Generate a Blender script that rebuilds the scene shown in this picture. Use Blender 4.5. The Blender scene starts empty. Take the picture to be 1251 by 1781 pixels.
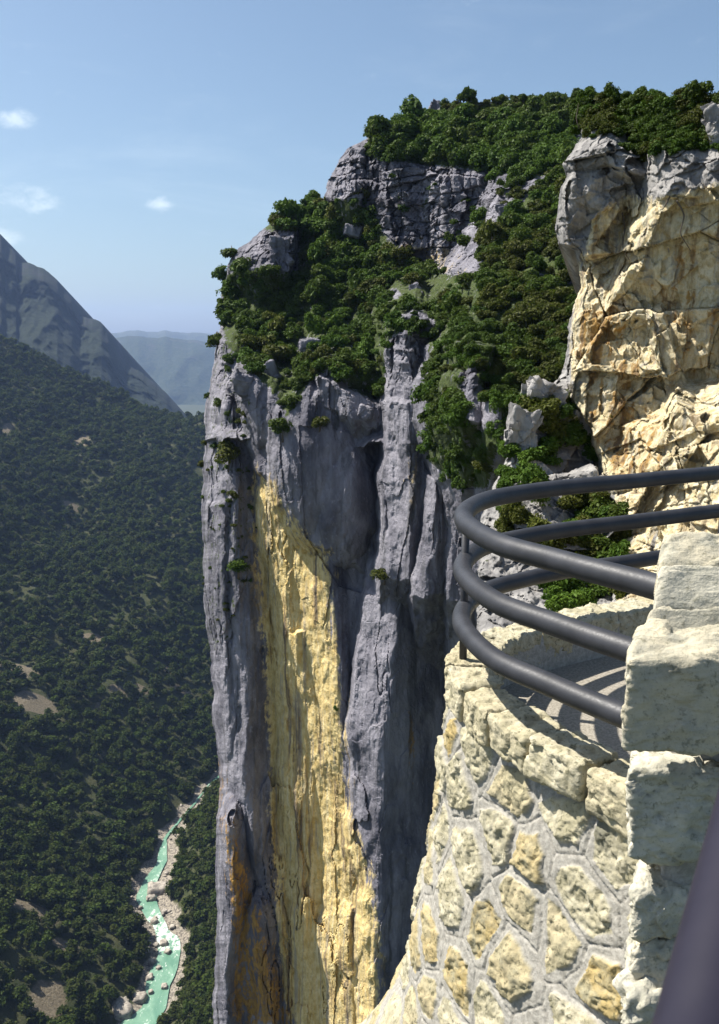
import bpy, math, random
import numpy as np
from mathutils import Vector
R = math.radians
sc = bpy.context.scene
COL = sc.collection
rng = np.random.default_rng(7)
random.seed(7)

# ------------------------------------------------------------------ camera model (photo pixels 1251 x 1781)
F, CX, CY, PITCH = 1600.0, 625.5, 890.5, R(10.3)
cP, sP = math.cos(PITCH), math.sin(PITCH)
def at(px, py, Y):
    """world point at forward distance Y seen at photo pixel (px, py); eye is the origin"""
    u = (np.asarray(px, float) - CX) / F; v = (CY - np.asarray(py, float)) / F
    t = Y / (cP + v * sP)
    return np.stack(np.broadcast_arrays(u * t, Y * np.ones_like(t), (-sP + v * cP) * t), -1)
def atz(px, py, z):
    u = (np.asarray(px, float) - CX) / F; v = (CY - np.asarray(py, float)) / F
    t = z / (-sP + v * cP)
    return np.stack(np.broadcast_arrays(u * t, (cP + v * sP) * t, z * np.ones_like(t)), -1)

# ------------------------------------------------------------------ noise
_pt = np.random.default_rng(3)
PERM = _pt.permutation(4096).astype(np.int64)
VAL = _pt.random(4096) * 2 - 1
VX, VY, VZ = _pt.random(4096), _pt.random(4096), _pt.random(4096)
def _h(ix, iy, iz):
    return PERM[(PERM[(PERM[ix & 4095] + iy) & 4095] + iz) & 4095]
def vnoise(p):
    i = np.floor(p).astype(np.int64); f = p - i; w = f * f * f * (f * (f * 6 - 15) + 10)
    x, y, z = i[..., 0], i[..., 1], i[..., 2]; wx, wy, wz = w[..., 0], w[..., 1], w[..., 2]
    def g(a, b, c): return VAL[_h(x + a, y + b, z + c)]
    def L(a, b, t): return a + (b - a) * t
    return L(L(L(g(0,0,0), g(1,0,0), wx), L(g(0,1,0), g(1,1,0), wx), wy),
             L(L(g(0,0,1), g(1,0,1), wx), L(g(0,1,1), g(1,1,1), wx), wy), wz)
def fbm(p, o=4, g=0.5):
    s, a, t = 0, 1.0, 0
    for k in range(o):
        s = s + a * vnoise(p * 2.03 ** k + 17.3 * k); t += a; a *= g
    return s / t
def ridged(p, o=4, g=0.5):
    s, a, t = 0, 1.0, 0
    for k in range(o):
        n = 1 - np.abs(vnoise(p * 2.03 ** k + 31.7 * k)) * 2
        s = s + a * n; t += a; a *= g
    return s / t
def voro(p):
    """F1, F2, cell random, vector to the cell's point"""
    i = np.floor(p).astype(np.int64); f = p - i
    f1 = np.full(p.shape[:-1], 9.0); f2 = f1.copy(); cid = np.zeros(p.shape[:-1], np.int64); vec = np.zeros_like(p)
    for a in (-1, 0, 1):
        for b in (-1, 0, 1):
            for c in (-1, 0, 1):
                h = _h(i[..., 0] + a, i[..., 1] + b, i[..., 2] + c)
                d = np.stack([a + VX[h], b + VY[h], c + VZ[h]], -1) - f
                q = np.sqrt((d * d).sum(-1)); m = q < f1
                f2 = np.where(m, f1, np.minimum(f2, q)); cid = np.where(m, h, cid)
                vec = np.where(m[..., None], -d, vec); f1 = np.where(m, q, f1)
    return f1, f2, cid, vec
def facets(p, tilt=1.0):
    f1, f2, cid, v = voro(p)
    return VAL[cid] * 0.5 + tilt * (v[..., 0] * (VX[cid] - .5) + v[..., 2] * (VY[cid] - .5)) * 2, f2 - f1
def smooth(a, b, x):
    t = np.clip((x - a) / (b - a), 0, 1); return t * t * (3 - 2 * t)
def soften(a, nr, nc):
    for ax, n in ((0, nr), (1, nc)):
        for _ in range(2):
            p = np.pad(a, [(n, n + 1) if k == ax else (0, 0) for k in (0, 1)], mode='edge'); c = np.cumsum(p, axis=ax)
            a = (np.take(c, np.arange(2 * n, 2 * n + a.shape[ax]), axis=ax) - np.take(c, np.arange(0, a.shape[ax]), axis=ax)) / (2 * n)
    return a
def inpoly(px, py, poly):
    r = np.zeros(np.shape(px), bool); n = len(poly)
    for i in range(n):
        x0, y0 = poly[i]; x1, y1 = poly[(i + 1) % n]
        c = (y0 > py) != (y1 > py)
        r ^= c & (px < (x1 - x0) * (py - y0) / ((y1 - y0) if y1 != y0 else 1e-9) + x0)
    return r

# ------------------------------------------------------------------ object helpers
def tag(o, label=None, cat=None, group=None, kind=None):
    if label: o['label'] = label
    if cat: o['category'] = cat
    if group: o['group'] = group
    if kind: o['kind'] = kind
    return o
def link(name, me, mat, parent=None):
    o = bpy.data.objects.new(name, me); COL.objects.link(o)
    if mat is not None and len(me.materials) == 0: me.materials.append(mat)
    if parent: o.parent = parent
    return o
def empty(name, loc=(0, 0, 0)):
    o = bpy.data.objects.new(name, None); COL.objects.link(o); o.location = loc; o.empty_display_size = .2
    return o
def mesh_np(name, V, Q, attrs=None, smooth_=True):
    me = bpy.data.meshes.new(name)
    V = np.asarray(V, np.float32); Q = np.asarray(Q, np.int32); k = Q.shape[1]
    me.vertices.add(len(V)); me.vertices.foreach_set('co', V.ravel())
    me.loops.add(Q.size); me.loops.foreach_set('vertex_index', Q.ravel())
    me.polygons.add(len(Q)); me.polygons.foreach_set('loop_start', np.arange(0, Q.size, k, dtype=np.int32))
    me.update(calc_edges=True); me.validate()
    me.polygons.foreach_set('use_smooth', np.full(len(me.polygons), smooth_, bool))
    for n, a in (attrs or {}).items():
        at_ = me.attributes.new(n, 'FLOAT', 'POINT'); at_.data.foreach_set('value', np.asarray(a, np.float32).ravel())
    return me
def grid_quads(nr, nc, keep=None):
    i = np.arange(nr * nc).reshape(nr, nc)
    q = np.stack([i[:-1, :-1], i[1:, :-1], i[1:, 1:], i[:-1, 1:]], -1)
    if keep is not None: q = q[keep]
    return q.reshape(-1, 4)
def catmull(P, n):
    P = np.asarray(P, float); A = np.vstack([2 * P[0] - P[1], P, 2 * P[-1] - P[-2]]); out = []
    for i in range(1, len(A) - 2):
        t = np.linspace(0, 1, 24, endpoint=False)[:, None]
        p0, p1, p2, p3 = A[i - 1], A[i], A[i + 1], A[i + 2]
        out.append(.5 * (2 * p1 + (p2 - p0) * t + (2 * p0 - 5 * p1 + 4 * p2 - p3) * t ** 2 + (3 * p1 - p0 - 3 * p2 + p3) * t ** 3))
    C = np.vstack(out + [A[-2:-1]])
    s = np.concatenate([[0], np.cumsum(np.linalg.norm(np.diff(C, axis=0), axis=1))])
    t = np.linspace(0, s[-1], n)
    return np.stack([np.interp(t, s, C[:, k]) for k in range(C.shape[1])], -1), s[-1]
def tube_mesh(name, path, rad, nseg=20, cap=True):
    P = np.asarray(path, float); n = len(P)
    T = np.gradient(P, axis=0); T /= np.linalg.norm(T, axis=1)[:, None]
    up = np.tile([0, 0, 1.0], (n, 1)); up[np.abs(T[:, 2]) > .95] = [1, 0, 0]
    A = np.cross(T, up); A /= np.linalg.norm(A, axis=1)[:, None]; B = np.cross(A, T)
    r = np.broadcast_to(rad, (n,))[:, None, None]
    th = np.linspace(0, 2 * np.pi, nseg, endpoint=False)
    V = P[:, None] + r * (A[:, None] * np.cos(th)[None, :, None] + B[:, None] * np.sin(th)[None, :, None])
    V = V.reshape(-1, 3); i = np.arange(n * nseg).reshape(n, nseg); j = np.roll(i, -1, 1)
    Q = np.stack([i[:-1], j[:-1], j[1:], i[1:]], -1).reshape(-1, 4)
    if cap:
        V = np.vstack([V, P[:1], P[-1:]]); c0, c1 = n * nseg, n * nseg + 1
        Q = np.vstack([Q, np.stack([j[0], i[0], np.full(nseg, c0), np.full(nseg, c0)], -1)[:, [0, 1, 2, 3]],
                       np.stack([i[-1], j[-1], np.full(nseg, c1), np.full(nseg, c1)], -1)])
    return V, Q
def tube(name, path, rad, mat, parent=None, nseg=20):
    V, Q = tube_mesh(name, path, rad, nseg, False)
    me = mesh_np(name, V, Q)
    import bmesh
    bm = bmesh.new(); bm.from_mesh(me)
    bmesh.ops.holes_fill(bm, edges=[e for e in bm.edges if e.is_boundary]); bm.to_mesh(me); bm.free()
    return link(name, me, mat, parent)

# ------------------------------------------------------------------ materials
class NT:
    def __init__(s, name, world=None):
        if world is None:
            s.m = bpy.data.materials.new(name); s.m.use_nodes = True; s.t = s.m.node_tree
        else: s.t = world.node_tree
        s.t.nodes.clear()
    def n(s, typ, ins=None, **kw):
        o = s.t.nodes.new(typ)
        for k, v in kw.items(): setattr(o, k, v)
        for k, v in (ins or {}).items():
            sock = o.inputs[k]
            if isinstance(v, bpy.types.NodeSocket): s.t.links.new(v, sock)
            else: sock.default_value = v
        return o
    def noise(s, vec, scale, detail=5, rough=.6, dist=0):
        return s.n('ShaderNodeTexNoise', {'Vector': vec, 'Scale': scale, 'Detail': detail, 'Roughness': rough, 'Distortion': dist}).outputs['Fac']
    def mapv(s, vec, sx, sy, sz):
        return s.n('ShaderNodeVectorMath', {0: vec, 1: (sx, sy, sz)}, operation='MULTIPLY').outputs[0]
    def ramp(s, fac, a, b, lo=0.0, hi=1.0):
        return s.n('ShaderNodeMapRange', {'Value': fac, 'From Min': a, 'From Max': b, 'To Min': lo, 'To Max': hi}, interpolation_type='SMOOTHSTEP').outputs[0]
    def mix(s, fac, a, b, blend='MIX'):
        o = s.t.nodes.new('ShaderNodeMix'); o.data_type = 'RGBA'; o.blend_type = blend
        for k, v in ((0, fac), (6, a), (7, b)):
            if isinstance(v, bpy.types.NodeSocket): s.t.links.new(v, o.inputs[k])
            else: o.inputs[k].default_value = (*v, 1) if isinstance(v, tuple) and len(v) == 3 else v
        return o.outputs[2]
    def math(s, op, a, b=0.0):
        return s.n('ShaderNodeMath', {0: a, 1: b}, operation=op).outputs[0]
    def attr(s, name): return s.n('ShaderNodeAttribute', attribute_name=name).outputs['Fac']
    def pos(s): return s.n('ShaderNodeNewGeometry').outputs['Position']
    def bump(s, h, strength, dist): return s.n('ShaderNodeBump', {'Height': h, 'Strength': strength, 'Distance': dist}).outputs[0]
    def out(s, col, rough=.9, normal=None, spec=.2, **kw):
        ins = {'Base Color': col, 'Roughness': rough, 'Specular IOR Level': spec}; ins.update(kw)
        if normal is not None: ins['Normal'] = normal
        b = s.n('ShaderNodeBsdfPrincipled', ins)
        s.n('ShaderNodeOutputMaterial', {'Surface': b.outputs[0]}); return s.m

def rock_material(name, k, grey=((.092, .090, .112), (.262, .252, .285)), yel=((.50, .36, .13), (.67, .54, .27)), org=((.22, .12, .03), (.38, .22, .06)), streak=.8):
    """k: metres per main texture unit"""
    m = NT(name); p = m.pos()
    n1 = m.noise(m.mapv(p, 1 / k, 1 / k, .45 / k), .7, 6, .65)
    n2 = m.noise(m.mapv(p, 1 / k, 1 / k, .07 / k), 2.2, 5, .62, .4)        # vertical water streaks
    n3 = m.noise(m.mapv(p, 1 / k, 1 / k, .6 / k), 5.0, 6, .7)
    n4 = m.noise(m.mapv(p, 1 / k, 1 / k, 1 / k), 14.0, 4, .7)
    g = m.mix(m.ramp(n1, .35, .68), grey[0], grey[1])
    g = m.mix(m.ramp(n3, .56, .70, 0, .55), g, tuple(min(1, c * 1.35) for c in grey[1]))
    y = m.mix(m.ramp(n3, .35, .65), yel[0], yel[1])
    y = m.mix(m.ramp(n2, .50, .66, 0, .6), y, org[1])
    n5 = m.noise(m.mapv(p, 1 / k, 1 / k, .030 / k), 3.6, 5, .6, .3); y = m.mix(m.ramp(n5, .52, .66, 0, .65), y, (.25, .235, .215)); y = m.mix(m.ramp(n5, .46, .34, 0, .5), y, (.70, .62, .42))
    o = m.mix(m.ramp(n3, .38, .62), org[0], org[1])
    edge = m.math('MULTIPLY', m.math('SUBTRACT', m.math('ADD', m.math('MULTIPLY', n3, .45), m.math('MULTIPLY', n2, .55)), .5), 2.6)
    c = m.mix(m.ramp(m.math('ADD', m.attr('yel'), edge), .36, .60), g, y)
    c = m.mix(m.ramp(m.math('ADD', m.attr('org'), edge), .40, .62), c, o)
    c = m.mix(m.ramp(n2, .53, .69, 0, streak), c, (.07, .07, .075), 'MIX')
    c = m.mix(m.ramp(n4, .60, .72, 0, .55), c, (.06, .062, .05))
    c = m.mix(m.ramp(m.math('ADD', m.attr('moss'), m.math('MULTIPLY', m.math('SUBTRACT', n3, .5), 2.0)), .52, .66), c, m.mix(m.ramp(n4, .35, .6), (.024, .040, .010), (.062, .080, .022)))
    h = m.math('ADD', m.math('MULTIPLY', n3, .7), m.math('MULTIPLY', n4, .35))
    h = m.math('ADD', h, m.math('MULTIPLY', n2, .5))
    return m.out(c, .92, m.bump(h, .65, .18 * k))

def leaf_material(name, c0, c1, c2, rough=.55):
    m = NT(name); oi = m.n('ShaderNodeObjectInfo')
    a = m.attr('tint')
    col = m.mix(m.ramp(a, -.3, 1.3), c0, tuple(c * 1.25 for c in c1))
    v = m.noise(m.pos(), .13, 3, .6)
    col = m.mix(m.math('MULTIPLY', m.ramp(v, .38, .66), .75), col, c2)
    v2 = m.noise(m.pos(), .022, 4, .65); col = m.mix(m.ramp(v2, .42, .64, 0, .35), col, tuple(c * .6 for c in c0))
    col = m.mix(m.math('MULTIPLY', oi.outputs['Random'], .55), col, m.mix(.5, c0, c2))
    b = m.n('ShaderNodeBsdfPrincipled', {'Base Color': col, 'Roughness': rough, 'Specular IOR Level': .08})
    t = m.n('ShaderNodeBsdfTranslucent', {'Color': m.mix(.5, col, (.10, .16, .02))})
    s = m.n('ShaderNodeMixShader', {0: .22, 1: b.outputs[0], 2: t.outputs[0]})
    m.n('ShaderNodeOutputMaterial', {'Surface': s.outputs[0]})
    return m.m

M_CLIFF = rock_material('limestone_cliff', 3.0)
M_NEAR = rock_material('limestone_near', 1.0, grey=((.15, .145, .145), (.36, .345, .33)), yel=((.42, .33, .17), (.63, .57, .41)), org=((.20, .11, .035), (.36, .22, .07)), streak=.6)
M_GREEN = leaf_material('leaves_green', (.020, .048, .007), (.056, .104, .014), (.074, .094, .016))
M_OLIVE = leaf_material('leaves_olive', (.036, .048, .008), (.082, .092, .016), (.064, .066, .014))
M_BRIGHT = leaf_material('leaves_bright', (.034, .072, .008), (.078, .130, .016), (.050, .094, .014))
M_FOREST = leaf_material('leaves_forest', (.017, .034, .005), (.044, .070, .010), (.054, .056, .013), .7)

def wood():
    m = NT('bark'); n = m.noise(m.mapv(m.pos(), 6, 6, 1.5), 3, 5)
    return m.out(m.mix(n, (.05, .04, .03), (.16, .13, .10)), .9)
M_BARK = wood()

# ------------------------------------------------------------------ roof-shaped rock features in the picture's columns
def roof(px, py, line, sl, sr, y0=-1e9, y1=1e9, top=3.0, bot=.25, rnd=5, xl=None, xr=None, cut=7):
    L = np.array(line, float); xr_ = np.interp(py, L[:, 0], L[:, 1]); Yr = np.interp(py, L[:, 0], L[:, 2])
    dx = px - xr_; k = Yr / F; sft = np.sqrt(dx * dx + rnd * rnd) - rnd
    s = (sl + sr) / 2 * sft + (sr - sl) / 2 * dx
    if isinstance(y0, list): y0 = np.interp(px, *zip(*y0))
    if isinstance(y1, list): y1 = np.interp(px, *zip(*y1))
    s = s + top * np.maximum(0, y0 - py) + bot * np.maximum(0, py - y1)
    if xl is not None: s = s + cut * np.maximum(0, np.interp(py, *zip(*xl)) - px)
    if xr is not None: s = s + cut * np.maximum(0, px - np.interp(py, *zip(*xr)))
    return Yr + k * s

# ------------------------------------------------------------------ main cliff
MAIN_EDGE = [(168, 1000), (176, 860), (186, 762), (205, 720), (222, 700), (236, 645), (258, 604), (285, 590), (315, 570), (345, 562), (356, 522), (385, 472), (415, 440),
             (432, 416), (460, 398), (500, 388), (550, 384), (600, 376), (650, 368), (720, 356), (850, 353), (1000, 352), (1080, 359), (1180, 369), (1260, 373),
             (1350, 381), (1450, 376), (1560, 376), (1700, 372), (1830, 370)]
def main_Y(px, py):
    q = np.stack([px / 46, py / 80, np.zeros_like(px)], -1)
    wx = 12 * fbm(q * .7, 4) + 5 * fbm(q * 2.6 + 3, 3); wy = 22 * fbm(q * .8 + 40.5, 4) + 8 * fbm(q * 3 + 11, 3)
    x, y = px + wx, py + wy
    Y = []
    # far left grey buttress and the little pillars at its foot
    Y.append(roof(x, y, [(560, 412, 115), (640, 402, 111), (720, 395, 108), (850, 402, 105), (950, 405, 104), (1100, 422, 103), (1250, 424, 103), (1350, 420, 102.5), (1470, 448, 102),
                         (1600, 478, 101.5), (1700, 500, 101), (1830, 512, 101)], 1.35, .55, y0=600, top=2.5))
    Y.append(roof(x, y, [(860, 382, 105), (1000, 388, 104), (1300, 396, 104)], 1.7, 1.0, y0=870, y1=1300, bot=.8))
    Y.append(roof(x, y, [(1390, 400, 101.5), (1470, 405, 101), (1830, 396, 101)], 1.1, 1.3, y0=1420, top=1.2))
    Y.append(roof(x, y, [(1600, 452, 100.5), (1830, 470, 100)], 1.2, 1.3, y0=1580, top=.8))
    # yellow wall: one oblique face with pillars on it
    Y.append(roof(x, y, [(800, 545, 98.5), (930, 570, 96), (1100, 581, 95.2), (1250, 599, 94.6), (1400, 614, 94), (1500, 640, 92.5), (1830, 655, 92)], 1.75, 1.6, y0=800, rnd=9))
    Y.append(roof(x, y, [(815, 468, 103), (900, 480, 102), (1100, 500, 101), (1300, 512, 100.5), (1500, 520, 100), (1830, 528, 99)], 2.0, -.15, y0=820, rnd=10))
    Y.append(roof(x, y, [(880, 512, 100.2), (980, 548, 98.2), (1150, 560, 97.6), (1300, 575, 97.2), (1500, 590, 96.4), (1830, 596, 95.5)], 2.2, -.1, y0=880, rnd=12))
    Y.append(roof(x, y, [(1150, 520, 99.4), (1300, 560, 97.6), (1420, 600, 95.5), (1520, 640, 93)], 1.7, .2, y0=1100, y1=1520, bot=.6, rnd=5))
    Y.append(roof(x, y, [(1560, 618, 94), (1650, 612, 93.5), (1830, 622, 93)], 1.5, .6, y0=1590, top=.5, rnd=4))
    # grey pillar and the black wall to the right of it
    Y.append(roof(x, y, [(1020, 700, 88.5), (1150, 684, 87), (1300, 668, 86.5), (1450, 662, 86), (1560, 667, 85.5), (1700, 655, 85.2), (1830, 652, 85)], 1.5, 1.3, y0=1030, top=.8, rnd=7, xl=[(1030, 640), (1150, 622), (1300, 612), (1420, 606), (1540, 636), (1830, 640)]))
    Y.append(89.5 + 0.026 * np.maximum(0, x - 660) + np.where(y < 1045, 30.0, 0) + np.maximum(0, 1075 - y) * .05 + np.maximum(0, 668 - x) * .3)
    # upper pillars
    Y.append(roof(x, y, [(575, 712, 87), (700, 712, 86), (790, 722, 85.2), (850, 722, 84.8), (1000, 708, 84.5)], 1.6, .75, y0=580, y1=1010, bot=1.5, top=6, rnd=5, xl=[(575, 676), (700, 674), (790, 676), (860, 668), (1000, 662)]))
    Y.append(roof(x, y, [(690, 700, 85.6), (760, 712, 84.8), (820, 718, 84.2)], 1.4, .6, y0=700, y1=775, top=3, bot=.9, xl=[(700, 674), (780, 690)]))
    Y.append(roof(x, y, [(820, 762, 82.5), (900, 755, 81.8), (1050, 742, 81.5)], 1.7, .6, y0=830, y1=1040, bot=1.6, rnd=5, xl=[(825, 742), (940, 735), (1010, 716), (1060, 722)]))
    Y.append(roof(x, y, [(845, 800, 81), (950, 806, 80.5), (1060, 800, 80)], 1.0, .4, y0=850, y1=1050, bot=1.2, xl=[(850, 775), (1050, 778)]))
    # dark overhanging bulge
    yb = [(400, 790), (437, 812), (470, 842), (495, 885), (520, 930), (548, 948), (585, 960), (640, 1000), (680, 1030)]
    Y.append(roof(x, y, [(640, 500, 99), (720, 512, 97.2), (800, 530, 95.6), (900, 552, 94.4), (960, 566, 94.4)], 1.15, .45, y0=[(400, 690), (480, 690), (520, 735), (600, 745), (660, 765)], y1=yb, top=2.5, bot=3.2, rnd=8, xl=[(640, 466), (800, 486), (900, 500)]))
    Y.append(roof(x, y, [(650, 446, 102.5), (720, 462, 101.2), (800, 482, 100.2), (900, 522, 97.2)], 1.35, .9, y0=665, y1=yb, bot=3.2, rnd=6, xl=[(640, 408), (760, 420), (815, 438), (850, 470), (930, 520)]))
    def dome(cx_, cy_, rx, ry, Y0, dep, rot=0.0):
        a = ((x - cx_) + rot * (y - cy_)) / rx; b = (y - cy_) / ry; r2 = a * a + b * b
        return np.where(r2 < 1, Y0 - dep * np.sqrt(np.maximum(0, 1 - r2)), 1e3)
    Y.append(dome(566, 820, 108, 160, 99.8, 6.6, -.10))
    Y.append(dome(600, 865, 66, 120, 97.0, 4.6))
    Y.append(dome(502, 780, 46, 120, 101.4, 3.2, -.25))
    Y.append(dome(455, 720, 40, 80, 103.5, 4.0, -.2))
    # slabs on the brow
    Y.append(roof(x, y, [(650, 585, 94), (740, 610, 92.5)], .9, .35, y0=[(540, 660), (580, 672), (650, 705)], y1=[(540, 695), (580, 715), (640, 738)], top=4, bot=1.6, xl=[(640, 540), (740, 560)]))
    Y.append(roof(x, y, [(640, 578, 96), (680, 600, 95)], 1.0, .3, y0=645, y1=662, top=4, bot=1.6, xl=[(640, 556), (680, 560)]))
    # pale outcrop in the middle of the slope, outcrop at the shoulder
    Y.append(roof(x, y, [(540, 735, 87.4), (582, 745, 86.6)], 1.1, .6, y0=[(685, 556), (720, 546), (765, 566)], y1=584, top=6, bot=1.5, xl=[(540, 686), (580, 686)], xr=[(540, 762), (580, 764)]))
    Y.append(roof(x, y, [(395, 500, 124), (430, 490, 121), (475, 470, 119)], 1.0, .7, y0=[(410, 440), (440, 422), (500, 398), (520, 405)], y1=[(410, 462), (520, 470)], top=1.5, bot=1.0, xr=[(390, 514), (480, 505)]))
    # bushy slope
    S = 90 + (760 - y) * .088 + (700 - x) * .055
    S = S + 1.4 * fbm(np.stack([px / 60, py / 38, 0 * px], -1), 4) - np.maximum(0, x - 800) * .045
    Y.append(S + np.maximum(0, y - 770) * .8)
    Y.append(roof(x, y, [(360, 905, 92), (520, 930, 72), (700, 940, 58), (800, 900, 62)], .5, -.7, y0=360, y1=820, bot=1.2, rnd=20, xl=[(380, 868), (500, 826), (600, 838), (690, 862), (820, 850)]))
    for pts, l_, r_ in [([(600, 832, 62), (640, 836, 61)], [(600, 812), (640, 812)], [(600, 846), (640, 846)]), ([(650, 815, 60), (735, 822, 57.5)], [(650, 796), (735, 804)], [(650, 836), (735, 840)]), ([(700, 862, 56.5), (770, 870, 55)], [(700, 846), (770, 846)], [(700, 876), (770, 882)])]:
        Y.append(roof(x, y, pts, 1.3, .5, y0=pts[0][0], y1=pts[1][0], top=9, bot=3, xl=l_, xr=r_))
    # grey bedded cliff band with an undercut foot
    ut = [(590, 262), (632, 262), (640, 300), (660, 282), (720, 288), (760, 305), (820, 302), (884, 312), (900, 380)]
    ub = [(630, 356), (660, 395), (720, 430), (765, 455), (830, 474), (880, 380)]
    Y.append(roof(x, y, [(280, 690, 116), (470, 720, 114)], 1.5, .25, y0=ut, y1=ub, top=1.3, bot=2.6, xl=[(270, 640), (330, 632), (400, 640), (470, 700)], xr=[(280, 770), (480, 800)]))
    Y.append(roof(x, y, [(300, 770, 112.5), (470, 770, 111.5)], 1.7, .25, y0=ut, y1=ub, top=1.3, bot=2.6, xl=[(270, 716), (470, 700)], xr=[(280, 830), (480, 834)]))
    Y.append(roof(x, y, [(300, 835, 109.5), (400, 840, 109), (470, 830, 109)], .6, .5, y0=ut, y1=ub, top=1.3, bot=2.6, xl=[(270, 785), (480, 780)], xr=[(300, 888), (370, 880), (480, 832)]))
    Y.append(roof(x, y, [(262, 628, 122), (340, 620, 120)], 1.2, .5, y0=[(590, 275), (610, 258), (640, 262)], y1=345, top=1.5, bot=.6, xl=[(258, 598), (345, 588)], xr=[(258, 640), (345, 634)]))
    # wooded plateau
    T = 126 + (300 - y) * .46 - np.maximum(0, x - 880) * .06
    Y.append(T + np.maximum(0, y - 305) * 2.0)
    return np.min(np.stack(Y, 0), 0)

def build_cliff():
    rows = np.concatenate([np.arange(168, 1120, 1.6), np.arange(1120, 1832, 1.9)])
    nc = 600
    xl = np.interp(rows, *zip(*MAIN_EDGE))
    jit = 5 * fbm(np.stack([rows * 0, rows / 28, rows * 0], -1), 4)
    xl = xl + np.where(rows > 240, jit, jit * .3)
    s = np.linspace(0, 1, nc) ** 1.12
    px = xl[:, None] + (1330 - xl)[:, None] * s[None]
    # keep columns dense left of 900
    py = np.repeat(rows[:, None], nc, 1)
    Y = main_Y(px, py)
    # silhouette rounds away
    e = px - xl[:, None]
    Y = Y + np.where(py > 520, 1, .35) * (4.5 * np.exp(-e / 5.0) + 1.5 * np.exp(-e / 16.0))
    P = at(px, py, Y)
    slope = inpoly(px, py, VEG_MID) | inpoly(px, py, VEG_TOP)
    for rk in ROCKS: slope &= ~inpoly(px, py, rk)
    rocky = smooth(0, 1, 1.0 - .75 * slope)
    up = smooth(760, 560, py)
    fl = ridged(P * np.array([.28, .10, .020]) + 3, 4, .45)                 # vertical flutes
    fl2 = ridged(P * np.array([.9, .4, .07]) + 9, 3)
    fa, gap = facets(P * np.array([.26, .12, .075]) + .30 * fbm(P * np.array([.4, .2, .15]), 3)[..., None], 1.3)
    fb, gap2 = facets(P * np.array([.7, .35, .30]) + .3 * fbm(P * .9, 3)[..., None], 1.2)
    bed = ridged(P * np.array([.10, .08, .75]) + 5 + .5 * fbm(P * .25, 2)[..., None], 3)
    d = (1 - up) * (.6 * fl + .22 * fl2 + .42 * fa + .06 * fb + .06 * fbm(P * .8, 4))
    d = d + up * (.8 * fa + .5 * fb + .65 * bed + .3 * fl + .16 * fbm(P * .9, 4))
    d = d + (1 - up) * 1.1 * fbm(P * np.array([.14, .06, .035]) + 21, 3) - .22 * (1 - smooth(0, .05, gap)) * up - .16 * (1 - smooth(0, .06, gap2)) * up + (.04 + .08 * up) * fbm(P * 3, 3, .6)
    band = inpoly(px, py, [(585, 262), (640, 262), (900, 290), (890, 380), (835, 485), (760, 468), (690, 440), (625, 360), (580, 350)])
    bq = P * np.array([.20, .12, .62]) + .22 * fbm(P * .45, 3)[..., None]; b1, b2, bc, bv = voro(bq); bgap = b2 - b1
    d = np.where(band, .5 * d + 1.1 * VAL[bc] * .5 + .35 * fb - .55 * (1 - smooth(.01, .07, bgap)), d)
    # open fissures, mostly upright
    w_ = .6 * fbm(P * np.array([.5, .3, .12]), 3)
    cr = np.abs(vnoise(P * np.array([.30, .2, .035]) + w_[..., None] + 12)); cr2 = np.abs(vnoise(P * np.array([.8, .5, .10]) + w_[..., None] + 45)); cr3 = np.abs(vnoise(P * np.array([.16, .12, .42]) + w_[..., None] + 77))
    msk_ = smooth(-.1, .25, fbm(P * .09 + 31, 3))
    d = d - ((.5 + .9 * up) * (1 - smooth(.0, .035, cr)) + (.12 + .5 * up) * (1 - smooth(.0, .05, cr2)) + .7 * (1 - smooth(0, .03, cr3)) * (.12 + .88 * up)) * (.25 + .75 * msk_)
    fc = facets(P * np.array([1.6, .8, .9]) + .3 * fbm(P * 2, 2)[..., None], 1.3)[0]; d = d + (.035 + .08 * up) * fc
    calm = smooth(655, 690, px) * smooth(1040, 1070, py); shade = inpoly(px, py, [(520, 740), (668, 760), (660, 1040), (590, 1020), (530, 930)])
    d = d * (1 - .65 * calm) * np.where(shade, .5, 1)
    Y2 = Y - rocky * d
    P = at(px, py, Y2)
    # real sideways roughness for the creases
    P[..., 0] += (.10 + .16 * up) * fbm(P * 1.1 + 7, 3)
    Yw = Y2
    # colour masks of the stone itself
    yel = np.zeros_like(px); org = np.zeros_like(px); moss = np.zeros_like(px)
    yp = [(436, 800), (470, 842), (497, 885), (522, 932), (552, 946), (580, 970), (588, 1100), (600, 1250), (600, 1400), (640, 1500), (660, 1620), (655, 1830), (520, 1830), (492, 1700), (478, 1500), (468, 1300), (462, 1100), (448, 980)]
    yel = np.where(inpoly(px, py, yp), 1.0, yel)
    yel = np.where(inpoly(px, py, [(676, 790), (735, 800), (735, 840), (700, 900), (674, 880)]), .34, yel)
    yel = np.where(inpoly(px, py, [(640, 395), (700, 420), (830, 470), (820, 490), (740, 480), (660, 430)]), .9, yel)
    yel = np.where(inpoly(px, py, [(560, 940), (600, 960), (590, 1150), (575, 1150)]), .45, yel)
    org = np.where(inpoly(px, py, [(376, 1280), (400, 1400), (420, 1440), (450, 1560), (490, 1690), (520, 1830), (400, 1830), (405, 1600), (385, 1480)]), .60, org)
    org = np.where(inpoly(px, py, [(690, 1240), (740, 1240), (730, 1360), (690, 1330)]), .5, org)
    blur = lambda a: (a + np.roll(a, 2, 0) + np.roll(a, -2, 0) + np.roll(a, 2, 1) + np.roll(a, -2, 1)) / 5
    org = np.maximum(org, .20 * yel)
    yel, org = soften(yel, 22, 11), soften(org, 24, 9)
    moss = np.where(slope, .80, 0); moss = np.where(inpoly(px, py, [(345, 560), (440, 640), (440, 1000), (345, 1200)]), .40, moss)
    moss = blur(blur(moss))
    # back skirt so that the promontory has thickness
    nb = 10
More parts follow.
